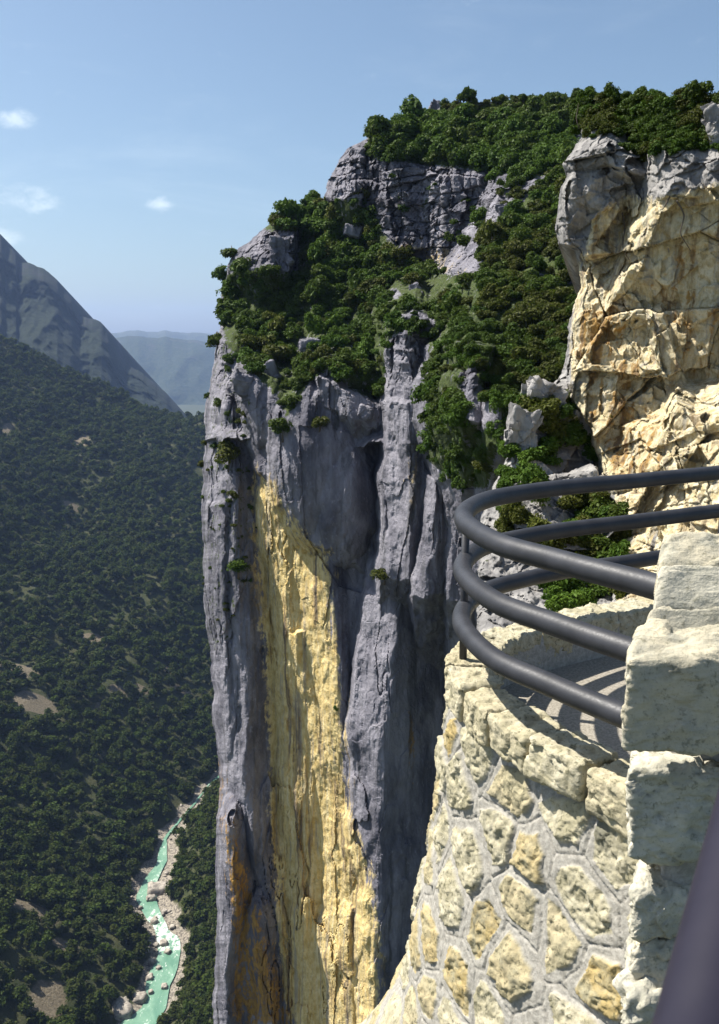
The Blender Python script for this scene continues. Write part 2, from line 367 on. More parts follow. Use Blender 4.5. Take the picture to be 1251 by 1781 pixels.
    back = np.stack([P[:, 0] + np.array([.05, 1, 0]) * b for b in np.linspace(70, 1.5, nb)], 1)
    PA = np.concatenate([back, P], 1); pad = lambda a: np.concatenate([np.repeat(a[:, :1], nb, 1), a], 1)
    nr, ncc = PA.shape[:2]
    # top cap going back
    topb = np.stack([PA[0] + np.array([0, 1, .0]) * b for b in (160, 60, 20)], 0)
    PA = np.concatenate([topb, PA], 0); padr = lambda a: np.concatenate([np.repeat(a[:1], 3, 0), a], 0)
    at_ = {k: padr(pad(v)) for k, v in (('yel', yel), ('org', org), ('moss', moss))}
    me = mesh_np('gorge_cliff', PA.reshape(-1, 3), grid_quads(*PA.shape[:2]), at_, False)
    o = link('gorge_cliff', me, M_CLIFF)
    tag(o, 'tall grey and yellow limestone cliff dropping into the gorge, scrub along its brow', 'cliff', kind='structure')
    return rows, xl, s, Y2

VEG_TOP = [(640, 236), (700, 216), (770, 186), (990, 176), (1000, 262), (975, 300), (900, 320), (884, 306), (800, 298), (700, 282), (645, 285)]
VEG_MID = [(450, 395), (520, 358), (560, 356), (588, 345), (634, 345), (640, 372), (690, 425), (760, 472), (832, 486), (850, 420), (890, 376), (920, 330), (975, 300), (1000, 400), (1010, 560), (985, 690), (900, 700), (872, 760),
           (850, 850), (800, 850), (742, 800), (745, 590), (690, 580), (672, 600), (668, 690), (640, 705), (600, 668), (570, 640), (540, 665), (500, 730), (480, 690), (440, 650), (400, 650), (386, 560), (392, 480), (418, 462), (440, 470), (515, 470), (520, 400), (470, 405)]
ROCKS = [[(800, 650), (826, 640), (840, 700), (870, 700), (872, 745), (835, 748), (800, 715)], [(690, 552), (725, 540), (768, 562), (762, 584), (700, 586)], [(536, 676), (560, 650), (650, 700), (640, 745), (560, 720)], [(408, 445), (512, 392), (515, 470), (440, 480)],
         [(632, 300), (650, 278), (852, 300), (846, 380), (815, 468), (760, 462), (660, 400), (630, 350)], [(410, 655), (435, 655), (440, 680), (412, 690)], [(600, 395), (622, 395), (622, 408), (600, 408)],
         [(665, 505), (695, 505), (695, 518), (665, 518)], [(520, 590), (555, 590), (555, 608), (520, 608)]]
ROWS, XL, SS, YM = build_cliff()
def main_at(px, py):
    """surface point of the main cliff at a pixel"""
    i = int(np.clip(np.searchsorted(ROWS, py), 0, len(ROWS) - 1))
    s = (px - XL[i]) / (1330 - XL[i])
    if s < 0: s = 0.002; px = XL[i] + 3
    return at(px, py, float(np.interp(s, SS, YM[i])))

# ------------------------------------------------------------------ near cliff on the right
NEAR_EDGE = [(172, 1012), (200, 1004), (240, 1010), (262, 996), (285, 978), (300, 990), (330, 975), (400, 964), (425, 972), (436, 1000), (470, 1008), (500, 1012), (520, 1002), (560, 990), (620, 984), (650, 978), (668, 962), (684, 930), (700, 906), (730, 888), (800, 880),
             (835, 862), (880, 842), (920, 833), (1000, 831), (1110, 832), (1230, 834)]
def near_Y(px, py):
    q = np.stack([px / 40, py / 46, np.zeros_like(px) + 4.4], -1)
    x = px + 9 * fbm(q, 4); y = py + 9 * fbm(q + 70.5, 4)
    Y = []
    # big overhanging block: bright left facet, grazing right face
    yb = [(1000, 560), (1040, 590), (1085, 545), (1125, 560), (1140, 625), (1152, 672), (1190, 700), (1260, 708), (1340, 712)]
    Y.append(roof(x, y, [(290, 1150, 27.9), (360, 1146, 28.0), (420, 1122, 28.3), (480, 1092, 28.8), (530, 1062, 29.4)], 2.3, -.60, y0=[(960, 300), (1020, 300), (1100, 300), (1145, 290), (1340, 300)], y1=yb, top=.5, bot=2.2, rnd=4))
    Y.append(roof(x, y, [(540, 1142, 27.9), (620, 1148, 27.8), (690, 1172, 27.6)], 1.9, -.48, y0=540, y1=yb, top=3, bot=2.4, rnd=3, xl=[(560, 1122), (620, 1122), (690, 1150)], xr=[(540, 1150), (700, 1200)]))
    # left grey rib
    Y.append(roof(x, y, [(300, 1004, 30.2), (420, 990, 30.2)], 1.2, .4, y0=310, y1=425, bot=2.2, rnd=4))
    Y.append(roof(x, y, [(300, 1040, 29.9), (440, 1034, 30)], .9, .15, y0=300, y1=440, bot=1.5, rnd=4))
    # cap slabs
    Y.append(roof(x, y, [(228, 1050, 30.6), (262, 1060, 30)], .9, .25, y0=232, y1=262, top=1.6, bot=1.0, xl=[(228, 1008), (262, 1004)], xr=[(228, 1078), (262, 1090)]))
    Y.append(roof(x, y, [(262, 1060, 29.6), (300, 1100, 29)], .9, .1, y0=[(980, 268), (1060, 258), (1150, 300)], y1=[(980, 292), (1060, 288), (1150, 322)], top=1.6, bot=2.0))
    Y.append(roof(x, y, [(262, 1172, 27.4), (340, 1172, 27.2)], 1.3, .0, y0=[(1150, 275), (1180, 264), (1260, 272)], y1=345, top=1.6, bot=3.5, xl=[(262, 1154), (340, 1146)]))
    Y.append(roof(x, y, [(262, 1236, 26.8), (340, 1240, 26.6)], 1.5, .1, y0=280, y1=330, top=1.6, bot=3.5, xl=[(262, 1216), (340, 1212)]))
    # orange inner wall
    Y.append(roof(x, y, [(520, 1020, 30), (600, 1018, 29.4), (700, 1016, 28.6), (800, 1060, 27), (850, 1068, 26)], 1.4, -.33, y0=500, y1=1000, top=.8, rnd=5, xl=[(500, 1000), (600, 996), (690, 996), (740, 1030), (830, 1052), (900, 1075)], xr=[(500, 1130), (690, 1160), (760, 1230), (1000, 1230)]))
    Y.append(roof(x, y, [(540, 1110, 28.9), (570, 1080, 29), (610, 1030, 29.4)], 1.3, .7, y0=525, y1=590, bot=1.5, top=1.4, rnd=5))
    Y.append(roof(x, y, [(560, 1000, 31), (700, 990, 31)], 1.0, .5, y0=520, rnd=4))
    # bright lower wall
    Y.append(roof(x, y, [(690, 1275, 23.4), (800, 1280, 22.4), (950, 1290, 21.0), (1100, 1296, 17.0), (1230, 1300, 12.5)], 1.05, .2, y0=[(1150, 745), (1180, 708), (1210, 725), (1260, 715)], top=4.0, rnd=6, xl=[(700, 1176), (800, 1176), (840, 1186), (880, 1168), (915, 1120), (940, 1092), (1230, 1084)], cut=1.2))
    Y.append(roof(x, y, [(930, 1120, 24.3), (1100, 1108, 18.3), (1230, 1104, 13.2)], 1.3, -.2, y0=920, top=4, rnd=5, xl=[(920, 1084), (1000, 1076), (1230, 1072)], cut=1.2))
    Y.append(roof(x, y, [(860, 1160, 24.4), (900, 1150, 24)], 1.2, .4, y0=862, y1=905, bot=1.2, top=4, rnd=6))
    # rocky slope with bushes below it
    S = 17.5 + (1100 - y) * .046 + (x - 850) * .006
    S = S + .9 * fbm(np.stack([px / 44, py / 40, 0 * px], -1), 4)
    Y.append(S)
    for (pts, sl, sr, y0, y1, xl) in [
        ([(690, 940, 36.5), (720, 950, 36)], 1.0, .4, 680, 706, [(680, 910), (720, 910)]),
        ([(700, 935, 35.8), (790, 930, 33.2)], 1.4, .5, 702, 795, [(690, 900), (790, 880)]),
        ([(820, 1000, 28.2), (860, 1010, 27)], 1.0, .3, 822, 850, [(815, 962), (860, 945)]),
        ([(860, 880, 29.5), (960, 900, 25)], 1.2, .4, 850, 930, [(850, 848), (930, 832)]),
        ([(940, 905, 24.4), (1000, 910, 22.5), (1120, 915, 19.5)], 1.25, .35, 960, 1140, [(900, 832), (1130, 832)]),
        ([(870, 975, 27), (960, 985, 24.3)], 1.2, .8, 880, 930, [(860, 955), (950, 940)]),
        ([(715, 1020, 30.5), (800, 1030, 29)], 1.2, .5, 720, 830, [(710, 990), (830, 1010)])]:
        Y.append(roof(x, y, pts, sl, sr, y0=y0, y1=y1, top=1.3, bot=.8, rnd=4, xl=xl))
    # plateau behind the brow
    Y.append(np.maximum(30 + (262 - y) * .62, 30) + np.maximum(0, y - 275) * .6 - np.maximum(0, x - 1120) * .012)
    return np.min(np.stack(Y, 0), 0)
def build_near():
    rows = np.arange(172, 1232, 1.5); nc = 340
    xl = np.interp(rows, *zip(*NEAR_EDGE)) + 4 * fbm(np.stack([rows * 0 + 3, rows / 20, rows * 0], -1), 4)
    s = np.linspace(0, 1, nc)
    px = xl[:, None] + (1345 - xl)[:, None] * s[None]; py = np.repeat(rows[:, None], nc, 1)
    Y = near_Y(px, py); e = px - xl[:, None]
    Y = Y + 1.2 * np.exp(-e / 4.0) + .5 * np.exp(-e / 14.0)
    P = at(px, py, Y)
    plate = smooth(275, 235, py) * (1 - inpoly(px, py, [(1000, 222), (1085, 222), (1100, 300), (1000, 300)]))
    fa, gap = facets(P * np.array([.55, .5, .42]) + .4 * fbm(P * .7, 3)[..., None], 1.4)
    fb, gap2 = facets(P * np.array([1.5, 1.2, 1.3]) + .3 * fbm(P * 1.6, 3)[..., None], 1.3)
    # wide calm face of the overhang stays smoother
    calm = inpoly(px, py, [(1150, 370), (1345, 330), (1345, 700), (1190, 690), (1150, 640), (1140, 560), (1100, 510)])
    d = .42 * fa + .16 * fb + .16 * fbm(P * 1.1, 5, .55) + .08 * ridged(P * np.array([.9, .9, .35]), 4) + .03 * fbm(P * 6, 3, .6) + .05 * facets(P * 3.2 + .3 * fbm(P * 3, 2)[..., None], 1.2)[0]
    w_ = .5 * fbm(P * .8, 3)
    rot_ = np.stack([P[..., 0] * .8 + P[..., 2] * .5, P[..., 1], P[..., 2] * .9 - P[..., 0] * .4], -1)
    c1, c2, cc, cv = voro(rot_ * np.array([.22, .2, .38]) + .10 * w_[..., None]); e1_, e2_, ec, ev = voro(rot_ * np.array([.7, .5, .9]) + .10 * w_[..., None] + 9); msk_ = smooth(-.02, .3, fbm(P * .3 + 31, 3))
    d = d + .70 * VAL[cc] + .14 * VAL[ec] * (1 - calm) + .24 * (1 - calm) * facets(P * np.array([.30, .3, .95]) + .2 * w_[..., None] + 4, .9)[0] - .20 * (1 - smooth(0, .009, c2 - c1)) - .10 * (1 - smooth(0, .016, e2_ - e1_)) * msk_
    d = d * np.where(calm, .55, 1.0) * (1 - .8 * plate)
    Y2 = Y - d; P = at(px, py, Y2)
    P[..., 0] += .07 * fbm(P * 3 + 7, 3)
    yel = np.zeros_like(px); org = yel.copy(); moss = yel.copy()
    yel = np.where(inpoly(px, py, [(1035, 370), (1075, 350), (1100, 340), (1150, 345), (1345, 300), (1345, 1232), (1070, 1232), (1085, 900), (1000, 740), (990, 600), (1005, 500), (1010, 440)]), .85, yel)
    org = np.where(inpoly(px, py, [(1000, 520), (1110, 540), (1130, 640), (1150, 690), (1170, 760), (1150, 840), (1060, 850), (1000, 720)]), .46, org)
    org = np.where(inpoly(px, py, [(1150, 410), (1345, 400), (1345, 690), (1190, 690), (1150, 560), (1110, 500)]), .40, org)
    org = np.where(inpoly(px, py, [(1020, 520), (1100, 540), (1060, 610), (1000, 600)]), .6, org)
    yel = np.where(py > 930, yel * .8, yel)
    blur = lambda a: (a + np.roll(a, 2, 0) + np.roll(a, -2, 0) + np.roll(a, 2, 1) + np.roll(a, -2, 1)) / 5
    yel, org = soften(yel, 10, 6), soften(org, 14, 10)
    moss = np.where((px < 1085) & (py > 690), .30, 0) ; moss = np.maximum(moss, plate); moss = blur(blur(moss))
    nb = 8
    back = np.stack([P[:, 0] + np.array([.5, 1, -.6]) * b for b in np.linspace(14, .5, nb)], 1)
    PA = np.concatenate([back, P], 1); pad = lambda a: np.concatenate([np.repeat(a[:, :1], nb, 1), a], 1)
    topb = np.stack([PA[0] + np.array([.7, 1, -.05]) * b for b in (40, 20, 6)], 0)
    botb = np.stack([PA[-1] + np.array([.02, .15, -1]) * b for b in (2, 8, 30, 90)], 0)
    PA = np.concatenate([topb, PA, botb], 0); padr = lambda a: np.concatenate([np.repeat(a[:1], 3, 0), a, np.repeat(a[-1:], 4, 0)], 0)
    me = mesh_np('overhanging_cliff', PA.reshape(-1, 3), grid_quads(*PA.shape[:2]), {k: padr(pad(v)) for k, v in (('yel', yel), ('org', org), ('moss', moss))})
    o = link('overhanging_cliff', me, M_NEAR)
    tag(o, 'overhanging cream and ochre rock wall behind the railing with a stony slope at its foot', 'cliff', kind='structure')
    return rows, xl, s, Y2
NROWS, NXL, NSS, NYM = build_near()
def near_at(px, py):
    i = int(np.clip(np.searchsorted(NROWS, py), 0, len(NROWS) - 1))
    s = max(0.002, (px - NXL[i]) / (1345 - NXL[i]))
    return at(px, py, float(np.interp(s, NSS, NYM[i])))

# ------------------------------------------------------------------ valley terrain, river
def zr(pts, k=.2476, ox=180, oy=1340): return [(ox + a * k, oy + b * k) for a, b in pts]
LEFT = zr([(40, 1900), (130, 1765), (290, 1650), (300, 1560), (290, 1480), (330, 1400), (390, 1290), (372, 1190), (360, 1100), (310, 1050), (285, 1000), (225, 900), (245, 850), (300, 750), (366, 660), (382, 590), (395, 540), (415, 480), (520, 360), (640, 220), (728, 100)])
RIGHT = zr([(260, 1900), (380, 1765), (440, 1650), (460, 1560), (480, 1480), (520, 1380), (540, 1250), (530, 1170), (460, 1130), (445, 1080), (405, 1000), (375, 900), (370, 850), (380, 770), (422, 690), (450, 600), (446, 540), (440, 480), (536, 360), (652, 222), (740, 100)])
ZR = -300.0
Lw = np.array([atz(a, b, ZR) for a, b in LEFT]); Rw = np.array([atz(a, b, ZR) for a, b in RIGHT])
ext_l = np.array([[-60, 700, ZR], [60, 800, ZR], [300, 860, ZR], [700, 880, ZR]]); ext_r = ext_l + np.array([4, -10, 0])
Lw = np.vstack([[[-112, 150, ZR]], [[-112, 260, ZR]], Lw, ext_l]); Rw = np.vstack([[[-90, 150, ZR]], [[-90, 260, ZR]], Rw, ext_r])
def segdist(x, y, P):
    d = np.full(x.shape, 1e9)
    for a, b in zip(P[:-1], P[1:]):
        ab = b[:2] - a[:2]; t = np.clip(((x - a[0]) * ab[0] + (y - a[1]) * ab[1]) / (ab @ ab), 0, 1)
        d = np.minimum(d, np.hypot(x - a[0] - t * ab[0], y - a[1] - t * ab[1]))
    return d
RIVER_POLY = [(p[0], p[1]) for p in Lw] + [(p[0], p[1]) for p in Rw[::-1]]
def terrain(x, y):
    ins = inpoly(x, y, RIVER_POLY)
    dl = segdist(x, y, Lw); dr = segdist(x, y, Rw)
    right = dr < dl
    d = np.minimum(dl, dr)
    q = np.stack([x, y, 0 * x], -1)
    sp = ridged(q / 260.0 + 2.2, 3); sm = fbm(q / 55.0, 4)
    w = smooth(4, 90, d)
    zl = -.9 + .25 * np.minimum(d, 5) + .50 * np.maximum(0, d - 5) * (1 - .2 * smooth(100, 600, d)) + w * (22 * sp + 9 * sm) * smooth(0, 200, d)
    zl = zl + 2.5 * smooth(6, 14, d) * (1 + sm) + .19 * np.maximum(0, -x - 270) * smooth(500, 1100, y)
    # beyond the crest the land falls away again
    zl = zl - np.maximum(0, y - 1230 + 40 * fbm(q / 180 + 9, 2)) * .7
    zrr = -.9 + .22 * np.minimum(d, 6) + .85 * np.maximum(0, d - 6) + 4 * sm * smooth(9, 40, d)
    z = ZR + np.where(right, np.minimum(zrr, 210), zl)
    return np.where(ins, ZR - 1.2, z), d, right, ins
SCREE = [(60, 1225, 34, 16, 35), (30, 1160, 34, 12, 30), (165, 1110, 18, 8, 50), (60, 1585, 40, 9, 15), (112, 1645, 26, 9, 10), (75, 1745, 30, 26, 30), (142, 768, 12, 9, 50), (125, 880, 14, 5, 50), (208, 1205, 14, 8, 40), (205, 1352, 16, 5, 40), (292, 1165, 8, 5, 40), (318, 1200, 14, 4, 40), (170, 1230, 6, 6, 0), (15, 745, 10, 8, 0), (135, 1290, 10, 5, 40), (245, 1200, 12, 4, 50)]
def project(P):
    d = P[..., 1] * cP - P[..., 2] * sP; v = P[..., 1] * sP + P[..., 2] * cP
    return CX + F * P[..., 0] / d, CY - F * v / d
def scree_mask(x, y, z, soft=True):
    """bare patches, each laid out once on the ground"""
    m = np.zeros(x.shape)
    for (cx_, cy_, rx, ry) in SCREE_W:
        dx, dy = x - cx_, y - cy_
        m = np.maximum(m, 1 - smooth(.7, 1.15, np.hypot(dx / rx, dy / ry) + .35 * fbm(np.stack([x / 9, y / 9, 0 * x], -1), 3)))
    return m
# find the patches' places on the ground by walking along each sight line
SCREE_W = []
for (px_, py_, rx, ry, ang) in SCREE:
    Ys = np.linspace(260, 1300, 900); pts = at(np.full(900, px_), np.full(900, py_), Ys)
    h = terrain(pts[:, 0], pts[:, 1])[0]; hit = np.argmax(pts[:, 2] < h)
    if pts[hit, 2] < h[hit]:
        Yh = Ys[hit]; SCREE_W.append((pts[hit, 0], Yh, rx * Yh / 1350, ry * Yh / 700))
def build_valley():
    xs = np.concatenate([np.arange(-900, -330, 9.0), np.arange(-330, 40, 3.6), np.arange(40, 700, 22)])
    ys = np.concatenate([np.arange(150, 300, 8.0), np.arange(300, 760, 3.4), np.arange(760, 1700, 8.0)])
    x, y = np.meshgrid(xs, ys); z, d, right, ins = terrain(x, y)
    q = np.stack([x, y, 0 * x], -1)
    g = (1 - smooth(3, 9, d - 4.5 * fbm(q / 14, 3) - np.where(right, 1.0, -1.5))); g = np.where(ins, 1, g)
    sc_ = scree_mask(x, y, z)
    z = z + (1 - g) * .8 * fbm(q / 7, 3)
    me = mesh_np('valley_ground', np.stack([x, y, z], -1).reshape(-1, 3), grid_quads(*x.shape), {'gravel': g, 'scree': sc_})
    m = NT('valley_ground'); p = m.pos()
    n = m.noise(p, .12, 6, .7); n2 = m.noise(p, .9, 5, .7)
    c = m.mix(m.ramp(n, .35, .65), (.030, .040, .013), (.060, .062, .026))
    c = m.mix(m.ramp(n2, .55, .72, 0, .6), c, (.13, .115, .075))
    st = m.mix(m.ramp(n2, .35, .65), (.10, .085, .058), (.22, .19, .135))
    c = m.mix(m.ramp(m.attr('scree'), .3, .7), c, m.mix(.35, st, (.13, .10, .065)))
    st2 = m.mix(m.ramp(n2, .38, .6), (.09, .08, .07), (.33, .29, .23))
    c = m.mix(m.ramp(m.attr('gravel'), .4, .75), c, st2)
    mt = m.out(c, .95, m.bump(n2, .8, 1.0))
    tag(link('valley_ground', me, mt), 'steep valley floor and slopes under the forest with pale gravel along the river', 'ground', kind='structure')
    # river
    nA = 14
    a = np.linspace(0, 1, nA)[None, :, None]
    def dens(P, n=260):
        s = np.concatenate([[0], np.cumsum(np.linalg.norm(np.diff(Lw, axis=0), axis=1))]); t = np.linspace(0, s[-1], n)
        return np.stack([np.interp(t, s, P[:, k]) for k in range(3)], -1)
    A, B = dens(Lw), dens(Rw); V = A[:, None] * (1 - a) + B[:, None] * a
    V[..., :2] += (.8 * fbm(V / 6, 2))[..., None] * np.array([1, .3])
    V[..., 2] = ZR - .15 + .25 * fbm(V * np.array([.25, .25, 1]), 3)
    me = mesh_np('river', V.reshape(-1, 3), grid_quads(*V.shape[:2])[:, ::-1])
    m = NT('river_water'); p = m.pos()
    n = m.noise(m.mapv(p, .10, .055, 1), 1.0, 5, .65, .6); n2 = m.noise(m.mapv(p, .5, .3, 1), 1.0, 5, .7, .8)
    c = m.mix(m.ramp(n, .3, .7), (.095, .205, .140), (.20, .33, .235))
    # white water over the ledges
    sep = m.n('ShaderNodeSeparateXYZ', {0: p}).outputs[1]
    band = m.math('MULTIPLY', m.ramp(sep, 408, 422), m.ramp(sep, 452, 436))
    f = m.math('ADD', m.math('ADD', m.math('MULTIPLY', n2, .7), m.math('MULTIPLY', n, .3)), m.math('MULTIPLY', band, .10))
    foam = m.ramp(f, .555, .63)
    c = m.mix(m.math('MULTIPLY', foam, .85), c, (.60, .64, .58))
    mt = m.out(c, m.ramp(foam, 0, 1, .25, .8), m.bump(n2, .5, .4), .4)
    tag(link('river', me, mt), 'turquoise mountain river with white rapids in the bottom of the gorge', 'river', kind='structure')
build_valley()

# far mountain and hills
def far_sheet(name, crest, pxs, bottom, Yc, Yb, rows, noise_amp, noise_len, mat, label):
    px = np.arange(*pxs); cr = np.interp(px, *zip(*crest)); cr = cr + (3.4 * fbm(np.stack([px / 17, 0 * px, 0 * px], -1), 4))
    t = np.linspace(0, 1, rows)[:, None]
    py = cr[None] + (bottom - cr[None]) * t; Y = Yc + (Yb - Yc) * t ** .8 + 0 * py
    X = np.repeat(px[None], rows, 0).astype(float)
    P = at(X, py, Y)
    rd = ridged(P / noise_len, 5) * .7 + .5 * ridged(P * np.array([1, .5, .25]) / (noise_len * .35), 4)
    Y2 = Y - noise_amp * rd * smooth(0, .06, t) ; P = at(X, py, Y2)
    bk = P[:1] + np.array([0, 900.0, -260.0]); P = np.concatenate([bk, P], 0)
    st = np.concatenate([t[:1], t], 0) + 0 * P[..., 0]
    me = mesh_np(name, P.reshape(-1, 3), grid_quads(*P.shape[:2]), {'down': st})
    return tag(link(name, me, mat), label, 'mountain', kind='structure')
def mountain_mat(name, tree0, tree1, rock, sc_, lim):
    m = NT(name); p = m.pos(); n = m.noise(p, .010 * sc_, 6, .7); n2 = m.noise(p, .07 * sc_, 5, .75)
    nv = m.noise(m.mapv(p, 1, 1, .25), .02 * sc_, 6, .7)
    c = m.mix(m.ramp(n2, .35, .65), tree0, tree1)
    f = m.math('ADD', m.math('MULTIPLY', m.math('SUBTRACT', n, .5), .9), m.math('MULTIPLY', m.math('SUBTRACT', nv, .5), 1.1))
    f = m.math('SUBTRACT', m.math('ADD', f, lim), m.attr('down'))
    r = m.mix(m.ramp(nv, .4, .62), rock, tuple(c_ * .45 for c_ in rock))
    return m.out(m.mix(m.ramp(f, -.06, .10), c, r), .95, m.bump(n2, 1.0, 6 / sc_))
far_sheet('mountain', [(-330, 300), (-60, 385), (2, 408), (10, 428), (28, 440), (32, 455), (50, 458), (78, 468), (100, 486), (112, 506), (124, 520), (140, 550), (160, 553), (176, 560), (187, 575), (195, 590), (208, 618), (220, 636), (248, 648), (270, 665), (300, 696), (322, 719), (345, 745), (420, 800)],
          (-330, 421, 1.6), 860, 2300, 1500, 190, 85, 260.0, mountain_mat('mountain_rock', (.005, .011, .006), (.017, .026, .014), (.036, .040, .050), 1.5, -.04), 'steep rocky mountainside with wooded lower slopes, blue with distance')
far_sheet('far_hill', [(-330, 640), (100, 610), (190, 590), (205, 586), (250, 585), (300, 587), (335, 591), (370, 597), (520, 640), (1300, 660)],
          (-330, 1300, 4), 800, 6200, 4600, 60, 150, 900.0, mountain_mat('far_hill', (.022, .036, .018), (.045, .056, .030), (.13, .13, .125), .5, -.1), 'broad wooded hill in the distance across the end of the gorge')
far_sheet('distant_ridge', [(-330, 600), (120, 588), (180, 580), (240, 575), (300, 576), (360, 580), (700, 600), (1300, 610)],
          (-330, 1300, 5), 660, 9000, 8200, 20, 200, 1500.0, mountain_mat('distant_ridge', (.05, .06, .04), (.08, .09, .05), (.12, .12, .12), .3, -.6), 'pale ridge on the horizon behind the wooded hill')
xs = np.linspace(-9600, 9600, 33); ys = np.linspace(-3000, 12500, 33); gx, gy = np.meshgrid(xs, ys)
mg = NT('plain'); mg = mg.out(mg.mix(mg.noise(mg.pos(), .004, 6), (.035, .045, .02), (.07, .075, .035)), .95)
tag(link('ground', mesh_np('ground', np.stack([gx, gy, 0 * gx - 330], -1).reshape(-1, 3), grid_quads(33, 33)[:, ::-1]), mg), 'low ground stretching to the horizon beneath the gorge', 'ground', kind='structure')

# ------------------------------------------------------------------ foliage meshes
def crown_mesh(name, seed, nclump, nleaf, leaf, mat, flat=.8, spread=.62, up=.35, toff=0.0):
    g = np.random.default_rng(seed)
    d = g.normal(size=(nclump, 3)); d /= np.linalg.norm(d, axis=1)[:, None]; d[:, 2] = np.where(d[:, 2] < -.25, -d[:, 2], d[:, 2])
    c = d * (g.random(nclump) ** .45)[:, None] * spread; c[:, 2] *= flat
    r = .20 + .22 * g.random(nclump)
    k = g.integers(0, nclump, nleaf)
    n = g.normal(size=(nleaf, 3)); n /= np.linalg.norm(n, axis=1)[:, None]
    n[:, 2] = np.where(n[:, 2] < -.35, -n[:, 2], n[:, 2])
    P = c[k] + n * (r[k] * (.72 + .36 * g.random(nleaf)))[:, None] * np.array([1, 1, flat])
    N = n + .75 * g.normal(size=(nleaf, 3)); N[:, 2] += up; N /= np.linalg.norm(N, axis=1)[:, None]
    A = np.cross(N, g.normal(size=(nleaf, 3))); A /= np.linalg.norm(A, axis=1)[:, None]; B = np.cross(N, A)
    s = leaf * (.6 + .8 * g.random(nleaf))[:, None]
    V = np.stack([P - A * s * .5, P - B * s, P + A * s * .5, P + B * s], 1)
    V[..., 2] += flat * .62
    tint = np.repeat((g.random(nclump)[k] * .6 + .4 * g.random(nleaf) + toff)[:, None], 4, 1)
    me = mesh_np(name, V.reshape(-1, 3), np.arange(nleaf * 4).reshape(-1, 4), {'tint': tint}, False)
    me.materials.append(mat); return me
CR = {}
for key, mat in (('green', M_GREEN), ('olive', M_OLIVE), ('bright', M_BRIGHT)):
    CR[key] = [crown_mesh('shrub_' + key, 10 + i, 16 + 5 * i, 1700, .105, mat, .80 + .22 * (i % 3), .60 + .05 * (i % 2), .35, (-.35, .1, .45, -.1, .25)[i]) for i in range(5)]
FOREST_SRC = [crown_mesh('forest_crown', 40 + i, 10 + 3 * i, 300, .17, M_FOREST, (.8, 1.25, 1.0, 1.5)[i], .5, .35, (-.3, .3, 0, -.1)[i]) for i in range(4)]

def gn_scatter(name, pts, scale, rotz, idx, sources, mat, label, cat):
    """a mass nobody could count: one object that draws its plants on points"""
    me = bpy.data.meshes.new(name); me.vertices.add(len(pts)); me.vertices.foreach_set('co', np.asarray(pts, np.float32).ravel())
    for n, a, t in (('sc', scale, 'FLOAT'), ('rz', rotz, 'FLOAT'), ('ix', idx, 'INT')):
        x = me.attributes.new(n, t, 'POINT'); x.data.foreach_set('value', np.asarray(a, np.float32 if t == 'FLOAT' else np.int32))
    o = link(name, me, mat); tag(o, label, cat, kind='stuff')
    ng = bpy.data.node_groups.new(name, 'GeometryNodeTree')
    ng.interface.new_socket('Geometry', in_out='INPUT', socket_type='NodeSocketGeometry'); ng.interface.new_socket('Geometry', in_out='OUTPUT', socket_type='NodeSocketGeometry')
    N, Lk = ng.nodes, ng.links
    gi, go = N.new('NodeGroupInput'), N.new('NodeGroupOutput')
    mp = N.new('GeometryNodeMeshToPoints'); Lk.new(gi.outputs[0], mp.inputs['Mesh'])
    jn = N.new('GeometryNodeJoinGeometry')
    for k, s in enumerate(reversed(sources)):
        so = bpy.data.objects.new(name + '_source', s)
        oi = N.new('GeometryNodeObjectInfo'); oi.inputs['Object'].default_value = so; oi.inputs['As Instance'].default_value = False
        g2 = N.new('GeometryNodeGeometryToInstance'); Lk.new(oi.outputs['Geometry'], g2.inputs[0]); Lk.new(g2.outputs[0], jn.inputs[0])
    def at_(n, t):
        a = N.new('GeometryNodeInputNamedAttribute'); a.data_type = t; a.inputs['Name'].default_value = n; return a.outputs['Attribute']
    ip = N.new('GeometryNodeInstanceOnPoints'); Lk.new(mp.outputs[0], ip.inputs['Points']); Lk.new(jn.outputs[0], ip.inputs['Instance'])
    ip.inputs['Pick Instance'].default_value = True; Lk.new(at_('ix', 'INT'), ip.inputs['Instance Index'])
    cx = N.new('ShaderNodeCombineXYZ'); Lk.new(at_('rz', 'FLOAT'), cx.inputs[2]); Lk.new(cx.outputs[0], ip.inputs['Rotation'])
    Lk.new(at_('sc', 'FLOAT'), ip.inputs['Scale'])
    Lk.new(ip.outputs[0], go.inputs[0])
    md = o.modifiers.new('scatter', 'NODES'); md.node_group = ng
    return o

# forest on the valley sides
n = 60000
fx = rng.uniform(-620, 10, n); fy = rng.uniform(300, 1330, n)
fz, fd, fr, fi = terrain(fx, fy)
lim = 5 + 4.5 * fbm(np.stack([fx / 14, fy / 14, 0 * fx], -1), 3) + np.where(fr, 2, 0)
ok = (~fi) & (fd > lim) & (scree_mask(fx, fy, fz) < .4) & (fx > -.48 * fy - 40) & (~(fr & (fz > -120)))
dens_ = fbm(np.stack([fx / 40, fy / 40, 0 * fx + 3], -1), 3)
ok &= rng.random(n) < .78 + .5 * dens_
keep = rng.random(n) < np.interp(fy, [300, 600, 1300], [1, .75, .62]); ok &= keep
fx, fy, fz = fx[ok], fy[ok], fz[ok]; nf = len(fx)
gn_scatter('forest', np.stack([fx, fy, fz - .4], -1), rng.uniform(2.4, 5.6, nf) * np.interp(fy, [300, 1300], [.92, 1.15]), rng.uniform(0, 6.28, nf), rng.integers(0, 4, nf), FOREST_SRC, M_FOREST,
           'dense dark green forest covering the steep valley sides above the river', 'forest')
print('forest', nf)

